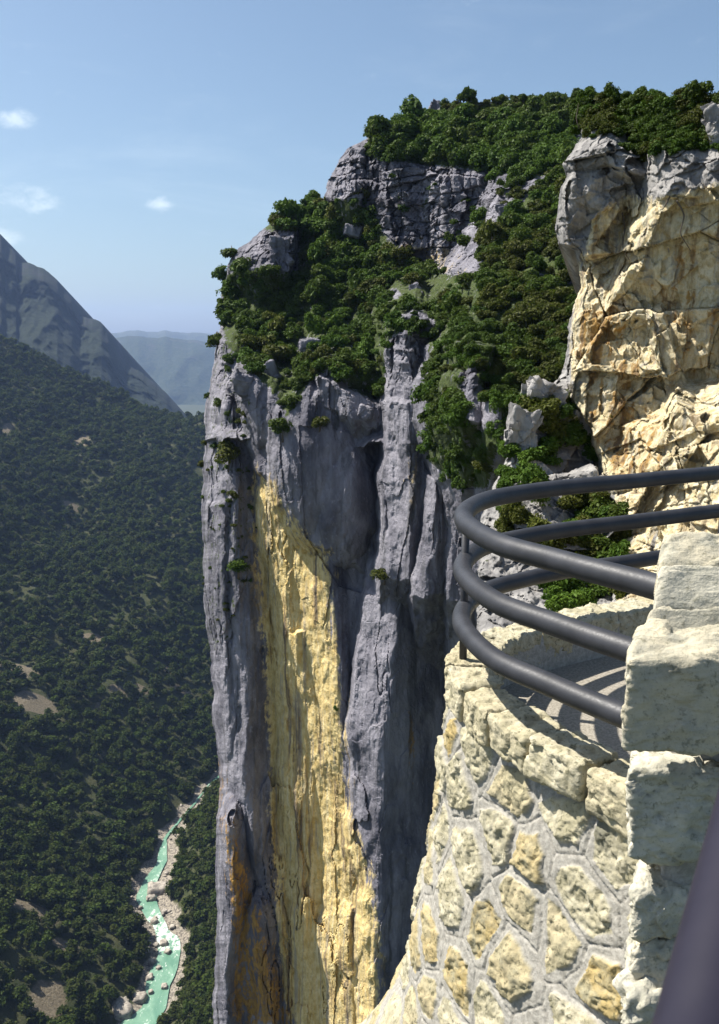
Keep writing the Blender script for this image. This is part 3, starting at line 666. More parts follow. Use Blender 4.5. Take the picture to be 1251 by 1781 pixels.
# ------------------------------------------------------------------ shrubs on the cliffs
def sample_poly(poly, n, avoid=()):
    P = np.array(poly); lo, hi = P.min(0), P.max(0); out = []
    while len(out) < n:
        p = rng.uniform(lo, hi, (n * 3, 2)); ok = inpoly(p[:, 0], p[:, 1], poly)
        for a in avoid: ok &= ~inpoly(p[:, 0], p[:, 1], a)
        out += [tuple(q) for q in p[ok]]
    return out[:n]
PLANTS = []     # (point, size in m, kind, zone)
def add_zone(poly, n, smin, smax, kinds, zone, surf, avoid=ROCKS):
    pts = sample_poly(poly, n, avoid); nz = fbm(np.array([[a / 50, b / 36, n * .1] for a, b in pts]), 3) * 1.6 + .5
    gap_ = fbm(np.array([[a / 34, b / 24, n * .2 + 8] for a, b in pts]), 3)
    for (px, py), t, gp in zip(pts, nz, gap_):
        if zone == 'mid' and gp > .20: continue
        px += rng.normal() * 3; py += rng.normal() * 4
        p = surf(px, py); k = p[1] / F
        kd = kinds[int(np.clip((t + rng.normal() * .16) * len(kinds), 0, len(kinds) - 1))]
        PLANTS.append((p, (smin + (smax - smin) * rng.random() ** 1.9) * k, kd, zone))
OL = [(832, 500), (850, 440), (890, 380), (940, 350), (985, 380), (1008, 470), (998, 530), (985, 680), (920, 690), (860, 650), (840, 580)]
add_zone([(700, 216), (770, 190), (990, 180), (1000, 210), (770, 215)], 240, 9, 18, ['green', 'green', 'bright'], 'top', main_at)
add_zone([(775, 188), (870, 177), (1012, 169), (1012, 182), (775, 198)], 190, 7, 17, ['green', 'green', 'olive'], 'top', main_at)
add_zone([q if q[1] > 200 else (q[0], q[1] + 22) for q in VEG_TOP], 620, 14, 44, ['green', 'green', 'green', 'bright'], 'top', main_at)
add_zone(VEG_MID, 1350, 13, 46, ['green', 'green', 'green', 'olive', 'bright'], 'mid', main_at, ROCKS + [OL])
add_zone([(660, 300), (860, 315), (850, 400), (820, 440), (700, 390)], 16, 10, 26, ['green'], 'top', main_at, [])
add_zone([(806, 432), (850, 335), (906, 312), (895, 400), (842, 474)], 34, 16, 36, ['green', 'green', 'olive'], 'mid', main_at, [])
add_zone(OL, 460, 15, 44, ['olive', 'olive', 'olive', 'green'], 'olive', main_at, ROCKS)
add_zone([(348, 690), (372, 600), (430, 650), (440, 900), (350, 880)], 34, 9, 22, ['green', 'olive'], 'edge', main_at)
add_zone([(352, 880), (440, 880), (440, 1010), (372, 1190), (354, 1050)], 26, 6, 14, ['green', 'olive'], 'edge', main_at)
add_zone([(742, 705), (800, 695), (872, 760), (845, 850), (800, 850), (745, 800)], 26, 34, 60, ['bright', 'green'], 'hollow', main_at)
add_zone([(1002, 178), (1120, 172), (1270, 168), (1270, 262), (1160, 262), (1105, 240), (1005, 232)], 260, 16, 34, ['green', 'bright', 'olive'], 'brow', near_at, [])
add_zone([(1002, 200), (1270, 190), (1270, 262), (1160, 262), (1105, 240), (1005, 232)], 260, 14, 30, ['green', 'bright', 'olive'], 'brow', near_at, [])
add_zone([(1090, 245), (1155, 268), (1150, 292), (1100, 280)], 14, 20, 34, ['green', 'olive'], 'brow', near_at, [])
for poly, n_, a, b, ks in [([(900, 690), (985, 700), (1000, 770), (985, 800), (930, 760)], 16, 40, 70, ['green', 'olive']), ([(870, 800), (975, 790), (985, 815), (930, 850), (880, 850)], 15, 36, 60, ['bright', 'green']),
                         ([(985, 750), (1035, 760), (1040, 815), (1000, 810)], 7, 36, 52, ['green', 'bright']), ([(985, 870), (1085, 870), (1075, 930), (990, 930)], 20, 36, 66, ['bright', 'green', 'olive']),
                         ([(930, 950), (1070, 940), (1065, 990), (950, 1000)], 24, 40, 70, ['green', 'olive']), ([(870, 870), (945, 880), (930, 940), (885, 930)], 11, 34, 50, ['green', 'olive']),
                         ([(945, 1020), (1050, 1000), (1050, 1075), (960, 1080)], 13, 44, 66, ['bright', 'green']), ([(840, 860), (880, 850), (880, 900), (840, 900)], 4, 22, 34, ['green'])]:
    add_zone(poly, n_, a, b, ks, 'slope', near_at, [])
add_zone([(1030, 960), (1100, 940), (1110, 1000), (1050, 1075)], 16, 30, 54, ['green', 'bright', 'olive'], 'slope', near_at, [])
add_zone([(888, 706), (985, 694), (1002, 722), (890, 735)], 11, 24, 44, ['green', 'olive', 'green'], 'slope', near_at, [])
ZONE = {'top': ('dark green shrub in the thicket on the wooded plateau over the grey cliff band', 'shrubs on the plateau'),
        'mid': ('rounded shrub among the scrub covering the sloping brow of the big cliff', 'shrubs on the sloping brow'),
        'olive': ('brownish olive shrub in the hanging thicket left of the yellow overhang', 'shrubs hanging beside the overhang'),
        'edge': ('small shrub rooted in a crack along the outer edge of the grey cliff', 'shrubs along the cliff edge'),
        'hollow': ('fresh green bush filling the hollow right of the narrow rock tower', 'bushes in the hollow by the rock tower'),
        'brow': ('green bush on the grassy brow on top of the overhanging yellow cliff', 'bushes above the overhang'),
        'slope': ('green bush between the pale boulders on the slope behind the railing', 'bushes on the stony slope behind the railing')}
def hero(px, py, size_px, kind, label, cat, surf, tree=False, dy=0):
    p = surf(px, py); s = size_px * p[1] / F * .5
    e = empty('tree' if tree else 'bush', (p[0], p[1] + dy, p[2])); tag(e, label, cat)
    c = link('crown', CR[kind][rng.integers(0, 5)], None, e); c.scale = (s, s, s * (1.25 if tree else 1.0)); c.rotation_euler.z = rng.uniform(0, 6.28)
    c.location.z = s * (-.05 if tree else -.2)
    pts = [(0, 0, -.3 * s), (.05 * s, .02 * s, .4 * s), (-.02 * s, .05 * s, 1.1 * s)]
    tr = tube('trunk', pts, np.array([.09, .07, .03]) * s, M_BARK, e, 8)
    return e
HERO = [
    (400, 452, 42, 'green', 'round dark bush standing alone on the left shoulder of the cliff', 'bush', main_at, False),
    (372, 606, 52, 'green', 'leafy shrub leaning out over the void from the left cliff edge', 'shrub', main_at, False),
    (404, 530, 60, 'green', 'thick bush on the cliff edge just below the shoulder outcrop', 'bush', main_at, False),
    (668, 1010, 52, 'olive', 'scruffy bush growing on top of the grey rock pillar', 'bush', main_at, False),
    (414, 1000, 46, 'green', 'domed bush perched halfway up the grey buttress', 'bush', main_at, False),
    (398, 812, 60, 'olive', 'straggly shrub on the grey buttress above the yellow streak', 'shrub', main_at, False),
    (492, 760, 62, 'green', 'dark shrub hanging over the left side of the rounded bulge', 'shrub', main_at, False),
    (556, 746, 40, 'olive', 'yellowish tuft on the ledge on top of the bulge', 'tuft', main_at, False),
    (585, 1238, 16, 'green', 'tiny bush clinging to the yellow wall beside the dark cleft', 'bush', main_at, False),
    (662, 256, 62, 'green', 'round tree at the left end of the plateau skyline', 'tree', main_at, True),
    (812, 190, 46, 'green', 'broad tree on the skyline above the grey cliff band', 'tree', main_at, True),
    (910, 183, 22, 'green', 'small dark tree alone on the flat skyline', 'tree', main_at, True),
    (976, 188, 24, 'green', 'small bushy tree on the skyline left of a pair of rounded ones', 'tree', main_at, True),
    (1012, 190, 28, 'bright', 'rounded skyline tree directly above the cap rocks of the overhang', 'tree', near_at, True),
    (1062, 190, 38, 'green', 'rounded skyline tree right of the cap rocks', 'tree', near_at, True),
    (1112, 190, 40, 'green', 'taller pointed tree on the brow between two rounded trees', 'tree', near_at, True),
    (1212, 188, 52, 'green', 'tallest tree on the skyline near the corner of the plateau', 'tree', near_at, True),
    (1246, 194, 40, 'green', 'dark tree at the far end of the brow beside a pale rock', 'tree', near_at, True),
    (1170, 196, 44, 'bright', 'leafy bush on the brow left of the tallest tree', 'bush', near_at, False),
]
for h in HERO: hero(*h)
PLANTS.sort(key=lambda a: -a[1] / a[0][1])
big, rest = PLANTS[:280], PLANTS[280:]
for (p, s, k, zn) in big:
    o = link('shrub', CR[k][rng.integers(0, 5)], None); o.location = (p[0], p[1], p[2] - .25 * s); s2 = s * .62
    o.scale = (s2 * rng.uniform(.8, 1.2), s2 * rng.uniform(.8, 1.2), s2 * rng.uniform(.75, 1.35)); o.rotation_euler = (rng.uniform(-.3, .3), rng.uniform(-.3, .3), rng.uniform(0, 6.28))
    tag(o, ZONE[zn][0], 'shrub', ZONE[zn][1])
for k, lab in (('green', 'dense green scrub of countless small bushes over the cliff top slopes'), ('olive', 'dry olive scrub scattered through the cliff top thickets'), ('bright', 'light green undergrowth scattered over the cliff top slopes')):
    r_ = [q for q in rest if q[2] == k]
    gn_scatter('scrub', [(p[0], p[1], p[2] - .25 * s) for p, s, _, _ in r_], [s * .62 for _, s, _, _ in r_], rng.uniform(0, 6.28, len(r_)), rng.integers(0, 5, len(r_)), CR[k], None, lab, 'scrub')

for pts_, lab in [([(1172, 352), (1180, 380), (1177, 410), (1186, 442)], 'bare dark twig dangling in front of the shaded overhang face'), ([(1162, 345), (1150, 366), (1137, 372)], 'short bent bare twig at the upper corner of the overhang'),
                  ([(1080, 372), (1084, 400), (1082, 432), (1090, 455)], 'thin pale vine hanging down the bright cream facet'), ([(1006, 228), (996, 216), (990, 200)], 'dry stem sticking up from the cap rocks of the overhang')]:
    W = np.array([near_at(a, b) - np.array([.05, .35, 0]) for a, b in pts_]); W[:, 1] = np.minimum.accumulate(np.minimum(W[:, 1], W[0, 1] + .2))
    C_, _ = catmull(W, 24); C_ = C_ + .03 * np.stack([fbm(C_ * 2.0 + 5 * q, 2) for q in range(3)], -1)
    tag(tube('twig', C_, np.linspace(.028, .010, 24), M_BARK, None, 6), lab, 'twig')
# ------------------------------------------------------------------ boulders and outcrops
def lump(name, dims, mat, seed, rough=.16, n=14, r=.35):
    V, Q, N = rbox(dims, r * min(dims), n)
    V = V + N * (rough * min(dims) * (fbm(V / (.5 * max(dims)) + seed * 7.7, 4) + .5 * facets(V / (.8 * max(dims)) + seed * 3.1, 1.0)[0]))[:, None]
    return V, Q
def rbox(dims, r, n):
    """rounded box, all sides subdivided; returns verts, quads, normals"""
    Vs, Qs = [], []; off = 0
    d = np.array(dims) / 2
    for ax in range(3):
        for sg in (-1, 1):
            b, c = [(1, 2), (2, 0), (0, 1)][ax]
            g = np.linspace(-1, 1, n); u, v = np.meshgrid(g, g)
            P = np.zeros((n, n, 3)); P[..., ax] = sg; P[..., b] = u; P[..., c] = v
            q = grid_quads(n, n)
            if sg > 0: q = q[:, ::-1]
            Vs.append((P * d).reshape(-1, 3)); Qs.append(q + off); off += n * n
    V = np.vstack(Vs); Q = np.vstack(Qs)
    key = np.round(V * 1e5).astype(np.int64); _, fi, inv = np.unique(key, axis=0, return_index=True, return_inverse=True)
    V = V[fi]; Q = inv.ravel()[Q]
    inner = np.clip(V, -(d - r), d - r); N = V - inner; ln = np.linalg.norm(N, axis=1)[:, None]; N = N / np.maximum(ln, 1e-9)
    return inner + N * r, Q, N
def outcrop(px, py, wpx, hpx, label, surf, seed, mat, push=.5, rot=0.0):
    p = surf(px, py); k = p[1] / F; w_, h_ = wpx * k, hpx * k
    V, Q = lump('rock_outcrop', (w_, w_ * .9, h_), None, seed, .22, 26, .12)
    P = V + p; f_ = facets(P * .9 / max(k * 26, .4) + seed, 1.2)[0]; V = V * (1 + .26 * f_[:, None])
    c_, s_ = math.cos(rot), math.sin(rot); V = np.stack([V[:, 0] * c_ - V[:, 2] * s_, V[:, 1], V[:, 0] * s_ + V[:, 2] * c_], -1)
    z = np.zeros(len(V)); o = link('rock_outcrop', mesh_np('rock_outcrop', V, Q, {'yel': z, 'org': z, 'moss': z + .2}, False), mat)
    o.location = (p[0], p[1] - push * w_ * .5, p[2]); tag(o, label, 'rock')
for i, a in enumerate([(613, 402, 26, 16, 'small white rock in the scrub left of the grey cliff band', main_at),
                       (680, 514, 24, 14, 'small bright rock in the scrub below the undercut ledge', main_at), (540, 602, 32, 20, 'mossy pale rock in the middle of the bushy slope', main_at),
                       (474, 650, 22, 42, 'narrow upright rock splinter above the bulge, left of the big slab', main_at), (424, 668, 30, 40, 'pointed pale rock at the left end of the brow', main_at),
                       (636, 715, 22, 20, 'small round rock tucked under the slab on the brow', main_at), (720, 500, 16, 14, 'tiny pale stone high in the scrub', main_at), (490, 436, 34, 40, 'knobbly grey rock at the shoulder of the cliff', main_at),
                       (1246, 214, 50, 60, 'pale rock beside the dark tree at the end of the brow', near_at), (946, 690, 62, 44, 'white cracked rock crowning the stony slope left of the overhang', near_at), (908, 752, 56, 84, 'tall white rock face leaning at the left of the stony slope', near_at), (1000, 838, 66, 36, 'low dome of white rock just above the top rail', near_at), (1014, 736, 34, 50, 'small rusty boulder at the foot of the overhang', near_at), (880, 376, 20, 40, 'thin grey rock blade at the right end of the cliff band', main_at), (750, 188, 22, 20, 'pale rock on the skyline ridge left of the broad tree', main_at)]):
    outcrop(a[0], a[1], a[2], a[3], a[4], a[5], i + 3, M_CLIFF if a[5] is main_at else M_NEAR, .25, (-.2, .25, 0, .4, -.35)[i % 5])
M_BOULDER = NT('boulder')
_n = M_BOULDER.noise(M_BOULDER.pos(), .5, 6, .7)
M_BOULDER = M_BOULDER.out(M_BOULDER.mix(M_BOULDER.ramp(_n, .35, .65), (.17, .15, .13), (.40, .36, .30)), .9)
def boulder(px, py, w, label, group=None, sq=1.0, z=None):
    c = atz(px, py, ZR + .3); k = np.linalg.norm(c) / F
    V, Q = lump('boulder', (w * k, w * k * 1.1 * sq, w * k * .75), None, rng.integers(0, 99), .3, 9)
    o = link('boulder', mesh_np('boulder', V, Q), M_BOULDER); o.location = c; o.rotation_euler.z = rng.uniform(0, 6.28)
    tag(o, label, 'boulder', group)
boulder(207, 1738, 22, 'upper of two big flat pale boulders side by side left of the river', None, 1.3)
boulder(213, 1757, 26, 'lower of two big flat pale boulders side by side left of the river', None, 1.3)
boulder(243, 1736, 22, 'upright grey boulder standing at the water beside the flat pale pair')
boulder(281, 1546, 24, 'large pale boulder at the bend of the turquoise river', None, 1.5)
boulder(262, 1562, 14, 'dark rock in midstream below the river bend')
for (a, b, w) in [(268, 1603, 10), (285, 1640, 11), (292, 1655, 9), (266, 1672, 9), (276, 1683, 7), (260, 1700, 10), (286, 1716, 9), (262, 1725, 8), (270, 1596, 6), (300, 1612, 8), (262, 1640, 9), (255, 1656, 8)]:
    boulder(a, b, w, 'pale boulder in or beside the rapids of the turquoise river', 'boulders in the rapids')
for i in range(46):
    j = rng.integers(8, len(Lw) - 6); side = Lw if rng.random() < .4 else Rw; t = rng.random()
    c = side[j] * (1 - t) + side[j + 1] * t + np.array([(-1 if side is Lw else 1) * rng.uniform(0, 9), rng.uniform(-3, 3), .3])
    w = rng.uniform(.8, 2.6)
    V, Q = lump('boulder', (w, w * 1.2, w * .8), None, i, .3, 7)
    o = link('boulder', mesh_np('boulder', V, Q), M_BOULDER); o.location = c; o.rotation_euler.z = rng.uniform(0, 6.28)
    tag(o, 'small pale stone on the gravel bank of the river', 'boulder', 'stones on the river banks')

# ------------------------------------------------------------------ belvedere: stone parapet, coping, floor, railing, pier
ZT = -1.755; ZF = -2.035
def stone_material(name, light, mid, mossy=.75):
    m = NT(name); p = m.pos(); a = m.attr('tint')
    n1 = m.noise(p, 9, 6, .7); n2 = m.noise(p, 34, 5, .7); n3 = m.noise(p, 4, 4, .6, .5); n4 = m.noise(p, 120, 3, .7)
    c = m.mix(m.ramp(n1, .35, .65), mid, light)
    c = m.mix(m.math('MULTIPLY', a, m.ramp(n1, .3, .6)), c, (.36, .26, .09))
    c = m.mix(m.ramp(n2, .54, .66, 0, mossy), c, (.075, .075, .04))
    c = m.mix(m.ramp(n3, .56, .72, 0, mossy), c, (.11, .11, .085))
    c = m.mix(m.ramp(n4, .60, .72, 0, mossy), c, (.06, .06, .04))
    mort = m.mix(m.ramp(n2, .35, .65), (.265, .25, .22), (.38, .36, .32))
    mort = m.mix(m.ramp(n4, .58, .7, 0, .5), mort, (.10, .10, .09))
    c = m.mix(m.attr('mortar'), c, mort)
    h = m.math('ADD', m.math('MULTIPLY', n2, .6), m.math('MULTIPLY', n4, .25)); h = m.math('ADD', h, n1)
    return m.out(c, .92, m.bump(h, .7, .012))
M_STONE = stone_material('cream_limestone', (.47, .44, .34), (.33, .30, .20))
M_PIER = stone_material('pier_limestone', (.52, .49, .40), (.36, .345, .28), .5)
OUT = [(1.22, 3.30), (1.09, 3.48), (.87, 3.85), (.69, 4.20), (.575, 4.55), (.53, 4.87), (.60, 5.20), (.84, 5.52), (1.33, 5.88), (2.42, 6.50), (3.6, 7.1)]
OC, OL_ = catmull(OUT, 900)
def o_at(u):
    t = np.clip(u / OL_, 0, 1) * 899; i = np.arange(900)
    x = np.interp(t, i, OC[:, 0]); y = np.interp(t, i, OC[:, 1])
    tx = np.interp(t, i, np.gradient(OC[:, 0])); ty = np.interp(t, i, np.gradient(OC[:, 1])); l = np.hypot(tx, ty)
    return np.stack([x, y], -1), np.stack([-ty / l, tx / l], -1)      # point, outward normal
def wall_mesh():
    Lm = 4.6; du = .0075
    u = np.arange(0, Lm, du); v = np.concatenate([np.arange(0.0, 2.5, .0075), np.arange(2.5, 5.5, .05)])
    U, Vv = np.meshgrid(u, v)
    wob = np.stack([U, Vv, 0 * U], -1)
    uu = U + .035 * fbm(wob * 4, 3); vv = Vv + .03 * fbm(wob * 4 + 9, 3)
    # irregular stones
    A, B = .345, .275
    p = np.stack([uu / A, vv / B, 0 * U + .5], -1)
    i = np.floor(p[..., :2]).astype(np.int64); f1 = np.full(U.shape, 9.0); f2 = f1.copy(); cid = np.zeros(U.shape, np.int64); best = np.zeros(U.shape + (2,)); sec = best.copy()
    for a in range(-2, 3):
        for b in range(-2, 3):
            cx_, cy_ = i[..., 0] + a, i[..., 1] + b; h = _h(cx_, cy_, 0 * cx_ + 5)
            q = np.stack([(cx_ + .5 + .5 * (cy_ % 2) + .62 * (VX[h] - .5)) * A, (cy_ + .5 + .62 * (VY[h] - .5)) * B], -1)
            d = np.hypot(uu - q[..., 0], vv - q[..., 1]); m = d < f1; m2 = (~m) & (d < f2)
            sec = np.where(m[..., None], best, np.where(m2[..., None], q, sec)); f2 = np.where(m, f1, np.where(m2, d, f2))
            best = np.where(m[..., None], q, best); cid = np.where(m, h, cid); f1 = np.where(m, d, f1)
    bd = (f2 ** 2 - f1 ** 2) / (2 * np.maximum(np.linalg.norm(sec - best, axis=-1), 1e-6))   # distance to the joint line
    w0 = .015 + .018 * VZ[cid] + .016 * fbm(wob * 12, 4, .6)
    bd = bd - .38 * np.maximum(0, f1 - .105 - .03 * fbm(wob * 8 + 5, 2)); st = smooth(w0 - .003, w0 + .007, bd)
    dome = smooth(0, .11, bd - w0)
    h = st * (.012 + .010 * dome + .010 * VAL[cid] + .014 * fbm(wob * 9, 3) + .011 * fbm(wob * 30, 4, .65) + .012 * facets(np.stack([U * 9, 0 * U + cid * .37, Vv * 9], -1), 1.2)[0] - .007 * smooth(.12, .45, fbm(wob * 42 + 3, 3)))
    h = h + (1 - st) * (.003 * fbm(wob * 40, 3) + .006 * fbm(wob * 12, 3) - .012 * (1 - smooth(.001, .004, (f2 - f1) * .5 + .003 * fbm(wob * 30, 2))))
    P2, N2 = o_at(U)
    bat = .15 * Vv + .35 * np.maximum(0, Vv - 1.75) ** 1.5
    bat = bat + .05 * fbm(wob * 1.3, 2)
    off = bat + h
    P = np.concatenate([P2 + N2 * off[..., None], (ZT - .19 - Vv + .02 * fbm(wob * 9, 2) * st)[..., None]], -1)
    mort = 1 - st
    # core top and inner face
    inner = []
    for wd, zz in ((.03, ZT - .04), (.17, ZT - .04), (.19, ZT - .12), (.20, ZF - .3)):
        q, nn = o_at(u); inner.append(np.concatenate([q - nn * wd, np.full((len(u), 1), zz)], -1))
    PA = np.concatenate([np.stack(inner[::-1], 0), P], 0)
    mo = np.concatenate([np.ones((4, len(u))), mort], 0); ti = np.concatenate([np.zeros((4, len(u))), np.clip(VZ[cid] * 1.5 - .75, 0, 1) * st + .12 * st], 0)
    return mesh_np('rubble_wall', PA.reshape(-1, 3), grid_quads(*PA.shape[:2]), {'mortar': mo, 'tint': ti})
par = empty('parapet', (0.53, 4.87, ZF)); tag(par, 'curved rubble stone parapet wall of the lookout with rough pale coping stones', 'wall')
def child(o, par_):
    o.parent = par_; o.matrix_parent_inverse = par_.matrix_world.inverted() if False else __import__('mathutils').Matrix.Translation(-Vector(par_.location)); return o
child(link('rubble_wall', wall_mesh(), M_STONE), par)
def block(name, fn, dims, seed, parent, mat, n=26, rough=.012, r=.03, tint=0.0):
    """rough hewn block: rounded box of dims, bent into place by fn (local -> world)"""
    V, Q, N = rbox(dims, r, n)
    d = rough * (fbm(V * 7 + seed * 5.1, 5, .6) * 1.3 + 1.0 * facets(V * 7 + seed * 2.3 + .25 * fbm(V * 9, 2)[:, None], 1.3)[0] + .45 * facets(V * 19 + seed * 1.3, 1.2)[0] + .4 * fbm(V * 30 + seed, 3)) - rough * .9 * smooth(.2, .6, fbm(V * 16 + seed * 3, 3))
    V = V + N * d[:, None]
    W = fn(V)
    me = mesh_np(name, W, Q, {'mortar': np.zeros(len(W)), 'tint': np.full(len(W), tint)})
    return child(link(name, me, mat), parent)
u0, k = .05, 0
while u0 < 4.4:
    ln = rng.uniform(.26, .40); wd = .25 + rng.uniform(-.01, .02); hh = .21 + rng.uniform(-.02, .02); dz = rng.uniform(-.012, .012); dn = rng.uniform(-.012, .016); tw = rng.uniform(-.05, .05)
    def fn(V, u0=u0, ln=ln, wd=wd, hh=hh, dz=dz, dn=dn, tw=tw):
        q, nn = o_at(u0 + ln / 2 + V[:, 0]); off = .045 + dn - wd / 2 - V[:, 1] + tw * V[:, 0]
        return np.concatenate([q + nn * off[:, None], (ZT - hh / 2 + dz + V[:, 2] - .04 * (V[:, 1] < -99))[:, None]], -1)
    block('coping_stone', fn, (ln - .018, wd, hh), k, par, M_STONE, 44, .012, .026, float(rng.random() * .35)); u0 += ln; k += 1
# mortar bed under and between the copings is the wall's own core
# floor
fl = OC[(np.arange(900) > 20)] ; q, nn = o_at(np.linspace(.1, 4.6, 90)); inn = q - nn * .18
V = [(*p, ZF) for p in inn]; nI = len(V)
far = [(4.6, 6.6, ZF), (4.6, 3.0, ZF), (1.35, 3.2, ZF)]
import bmesh
bm = bmesh.new(); vs = [bm.verts.new(p) for p in V + far]; f = bm.faces.new(vs); bm.normal_update()
if f.normal.z < 0: f.normal_flip()
me = bpy.data.meshes.new('terrace_floor'); bm.to_mesh(me); bm.free()
m = NT('terrace_gravel'); p = m.pos(); n1 = m.noise(p, 60, 4, .7); n2 = m.noise(p, 5, 4, .6); n3 = m.noise(p, 180, 2, .6)
c = m.mix(m.ramp(n1, .36, .64), (.20, .18, .145), (.34, .31, .26)); c = m.mix(m.ramp(n2, .5, .7, 0, .4), c, (.25, .225, .19)); c = m.mix(m.ramp(n3, .58, .68, 0, .6), c, (.14, .13, .11))
tag(link('terrace_floor', me, m.out(c, .95, m.bump(n1, .5, .01))), 'sandy paved floor of the lookout terrace inside the parapet', 'floor', kind='structure')
# rock under the terrace
def ledge():
    V, Q = lump('rock_ledge', (3.4, 3.6, 5.0), None, 5, .08, 60, .4); V = V + np.array([2.35, 5.0, -7.0])
    return V, Q
V, Q = ledge(); me = mesh_np('rock_ledge', V, Q, {'yel': np.full(len(V), .3), 'org': np.zeros(len(V)), 'moss': np.zeros(len(V))})
tag(link('rock_ledge', me, M_NEAR), 'pale rock spur carrying the lookout wall', 'rock', kind='structure')

# railing
m = NT('painted_steel'); n1 = m.noise(m.pos(), 90, 4, .7); n2 = m.noise(m.pos(), 7, 4, .6)
M_STEEL = m.out(m.mix(m.ramp(n2, .35, .7), (.023, .024, .029), (.037, .038, .045)), m.ramp(n1, .3, .7, .42, .6), m.bump(n1, .25, .0015), .45, Metallic=.15)
rail = empty('guard_railing', (.578, 4.87, ZT)); tag(rail, 'dark grey railing of three curved steel tubes around the lookout terrace', 'railing')
G = [(1.185, 3.26), (1.075, 3.44), (.943, 3.63), (.817, 3.83), (.711, 3.99), (.638, 4.14), (.574, 4.40), (.546, 4.73), (.612, 5.06), (.771, 5.38), (1.016, 5.62), (1.354, 5.86), (1.877, 6.136), (2.47, 6.47), (3.6, 7.1)]
GC, GL = catmull(G, 220)
for z_, ex in ((-.90, 0), (-1.18, 1), (-1.458, 2)):
    P = np.concatenate([GC, np.full((220, 1), z_)], -1)
    child(tube('rail', P, .051, M_STEEL, None, 28), rail)
_gp = project(np.concatenate([GC, np.full((220, 1), -1.18)], -1))[0]
for ti in (int(np.argmin(_gp)) + 7, 176):
    x, y = GC[ti]
    pp = [(x, y, ZT - .06), (x, y, -1.4), (x, y, -.92)]
    child(tube('post', pp, .022, M_STEEL, None, 14), rail)

# stone pier beside the terrace
pier = empty('stone_pier', (.9, 2.95, -2.6)); tag(pier, 'pier of rough hewn limestone blocks with a sloping stepped top beside the railing', 'pier')
def quad_block(name, fl_, fr_h, back, seed, tint=0.0, rough=.013, r=.03, wid=1.15, n=72, mat=M_PIER):
    """fl_: front top left corner, fr_h: height down, back: back top left corner; runs wid to the right"""
    a = np.array(fl_); b = np.array(back); dp = np.linalg.norm(b - a)
    def fn(V):
        s = V[:, 0] + wid / 2; t = (V[:, 1] + dp / 2) / dp
        return a + (b - a) * t[:, None] + np.stack([s, 0 * s, V[:, 2] - fr_h / 2], -1)
    return block(name, fn, (wid, dp, fr_h), seed, pier, mat, n, rough, r, tint)
e1, e2, e3, e4, e5 = at(1088, 1150, 2.90), at(1114, 1096, 3.04), at(1132, 1050, 3.10), at(1143, 976, 3.20), at(1154, 936, 3.29)
quad_block('cap_block', e1, .335, e2 + [0, .06, .02], 1, .25, .012)
quad_block('sloping_slab', e2 + [.012, .012, -.022], .30, e3, 2, .15, .008)
quad_block('sloping_slab', e3 + [.012, .010, -.018], .34, e4, 3, .05, .008)
quad_block('sloping_slab', e4 + [.006, .010, -.022], .40, e5 + [.02, .05, .03], 4, .25, .009)
p2 = at(1096, 1334, 3.03)
quad_block('pier_block', p2, .385, p2 + [.16, .45, 0], 5, 0, .017, .04)
p3 = at(1100, 1548, 3.06)
quad_block('pier_block', p3, .22, p3 + [.16, .4, 0], 6, .05, .015, .045, .26)
quad_block('pier_block', p3 + [.27, .03, .01], .25, p3 + [.43, .43, 0], 7, .0, .015, .045, .8)
p4 = p3 + [.01, .02, -.235]
quad_block('pier_block', p4, .26, p4 + [.16, .4, 0], 8, .1, .015, .045, .22)
quad_block('pier_block', p4 + [.24, .0, -.01], .26, p4 + [.4, .4, 0], 9, .0, .015, .045, .8)
p5 = at(1082, 1742, 2.98)
quad_block('footing_block', p5, .3, p5 + [.2, .5, .06], 10, .0, .03, .04, .9)
# mortar core behind the blocks
def core():
    c = [at(1104, 1330, 3.05), at(1106, 1330, 3.05)]
    a = np.array(e1) + [.05, .06, -.2]; return a
a = core(); V, Q, N = rbox((1.05, .42, 2.3), .05, 12); V = V + np.array([a[0] + .66, a[1] + .36, a[2] - 1.15]); V[:, 0] += (V[:, 1] - a[1]) * .34
child(link('mortar_core', mesh_np('mortar_core', V, Q, {'mortar': np.ones(len(V)), 'tint': np.zeros(len(V))}), M_PIER), pier)

# near handrail that crosses the lower corner
m = NT('handrail_paint'); n1 = m.noise(m.pos(), 25, 4, .6)
M_HAND = m.out(m.mix(n1, (.014, .013, .023), (.022, .020, .032)), .55, None, .2)
pA, pB = at(1322, 1380, 1.05), at(1228, 1800, .74)
d_ = pB - pA; pC = pB + d_ * .35; pD = np.array([pC[0] - .01, pC[1] - .09, pC[2] - .22]); pE = np.array([pD[0], pD[1], -1.62])
pZ = pA - d_ * 2.2
PH, _ = catmull([pZ, pA, pB, pC, pD, pE], 90)
hr = tube('handrail', PH, .046, M_HAND, None, 32); tag(hr, 'thick smooth purplish handrail tube crossing the corner close to the viewer', 'handrail')
V, Q, N = rbox((4.5, 3.0, .4), .02, 20); V = V + np.array([1.35, -1.45, -1.84])
me = mesh_np('viewing_platform', V, Q); tag(link('viewing_platform', me, bpy.data.materials['terrace_gravel']), 'sandy path where the viewer stands', 'path', kind='structure')

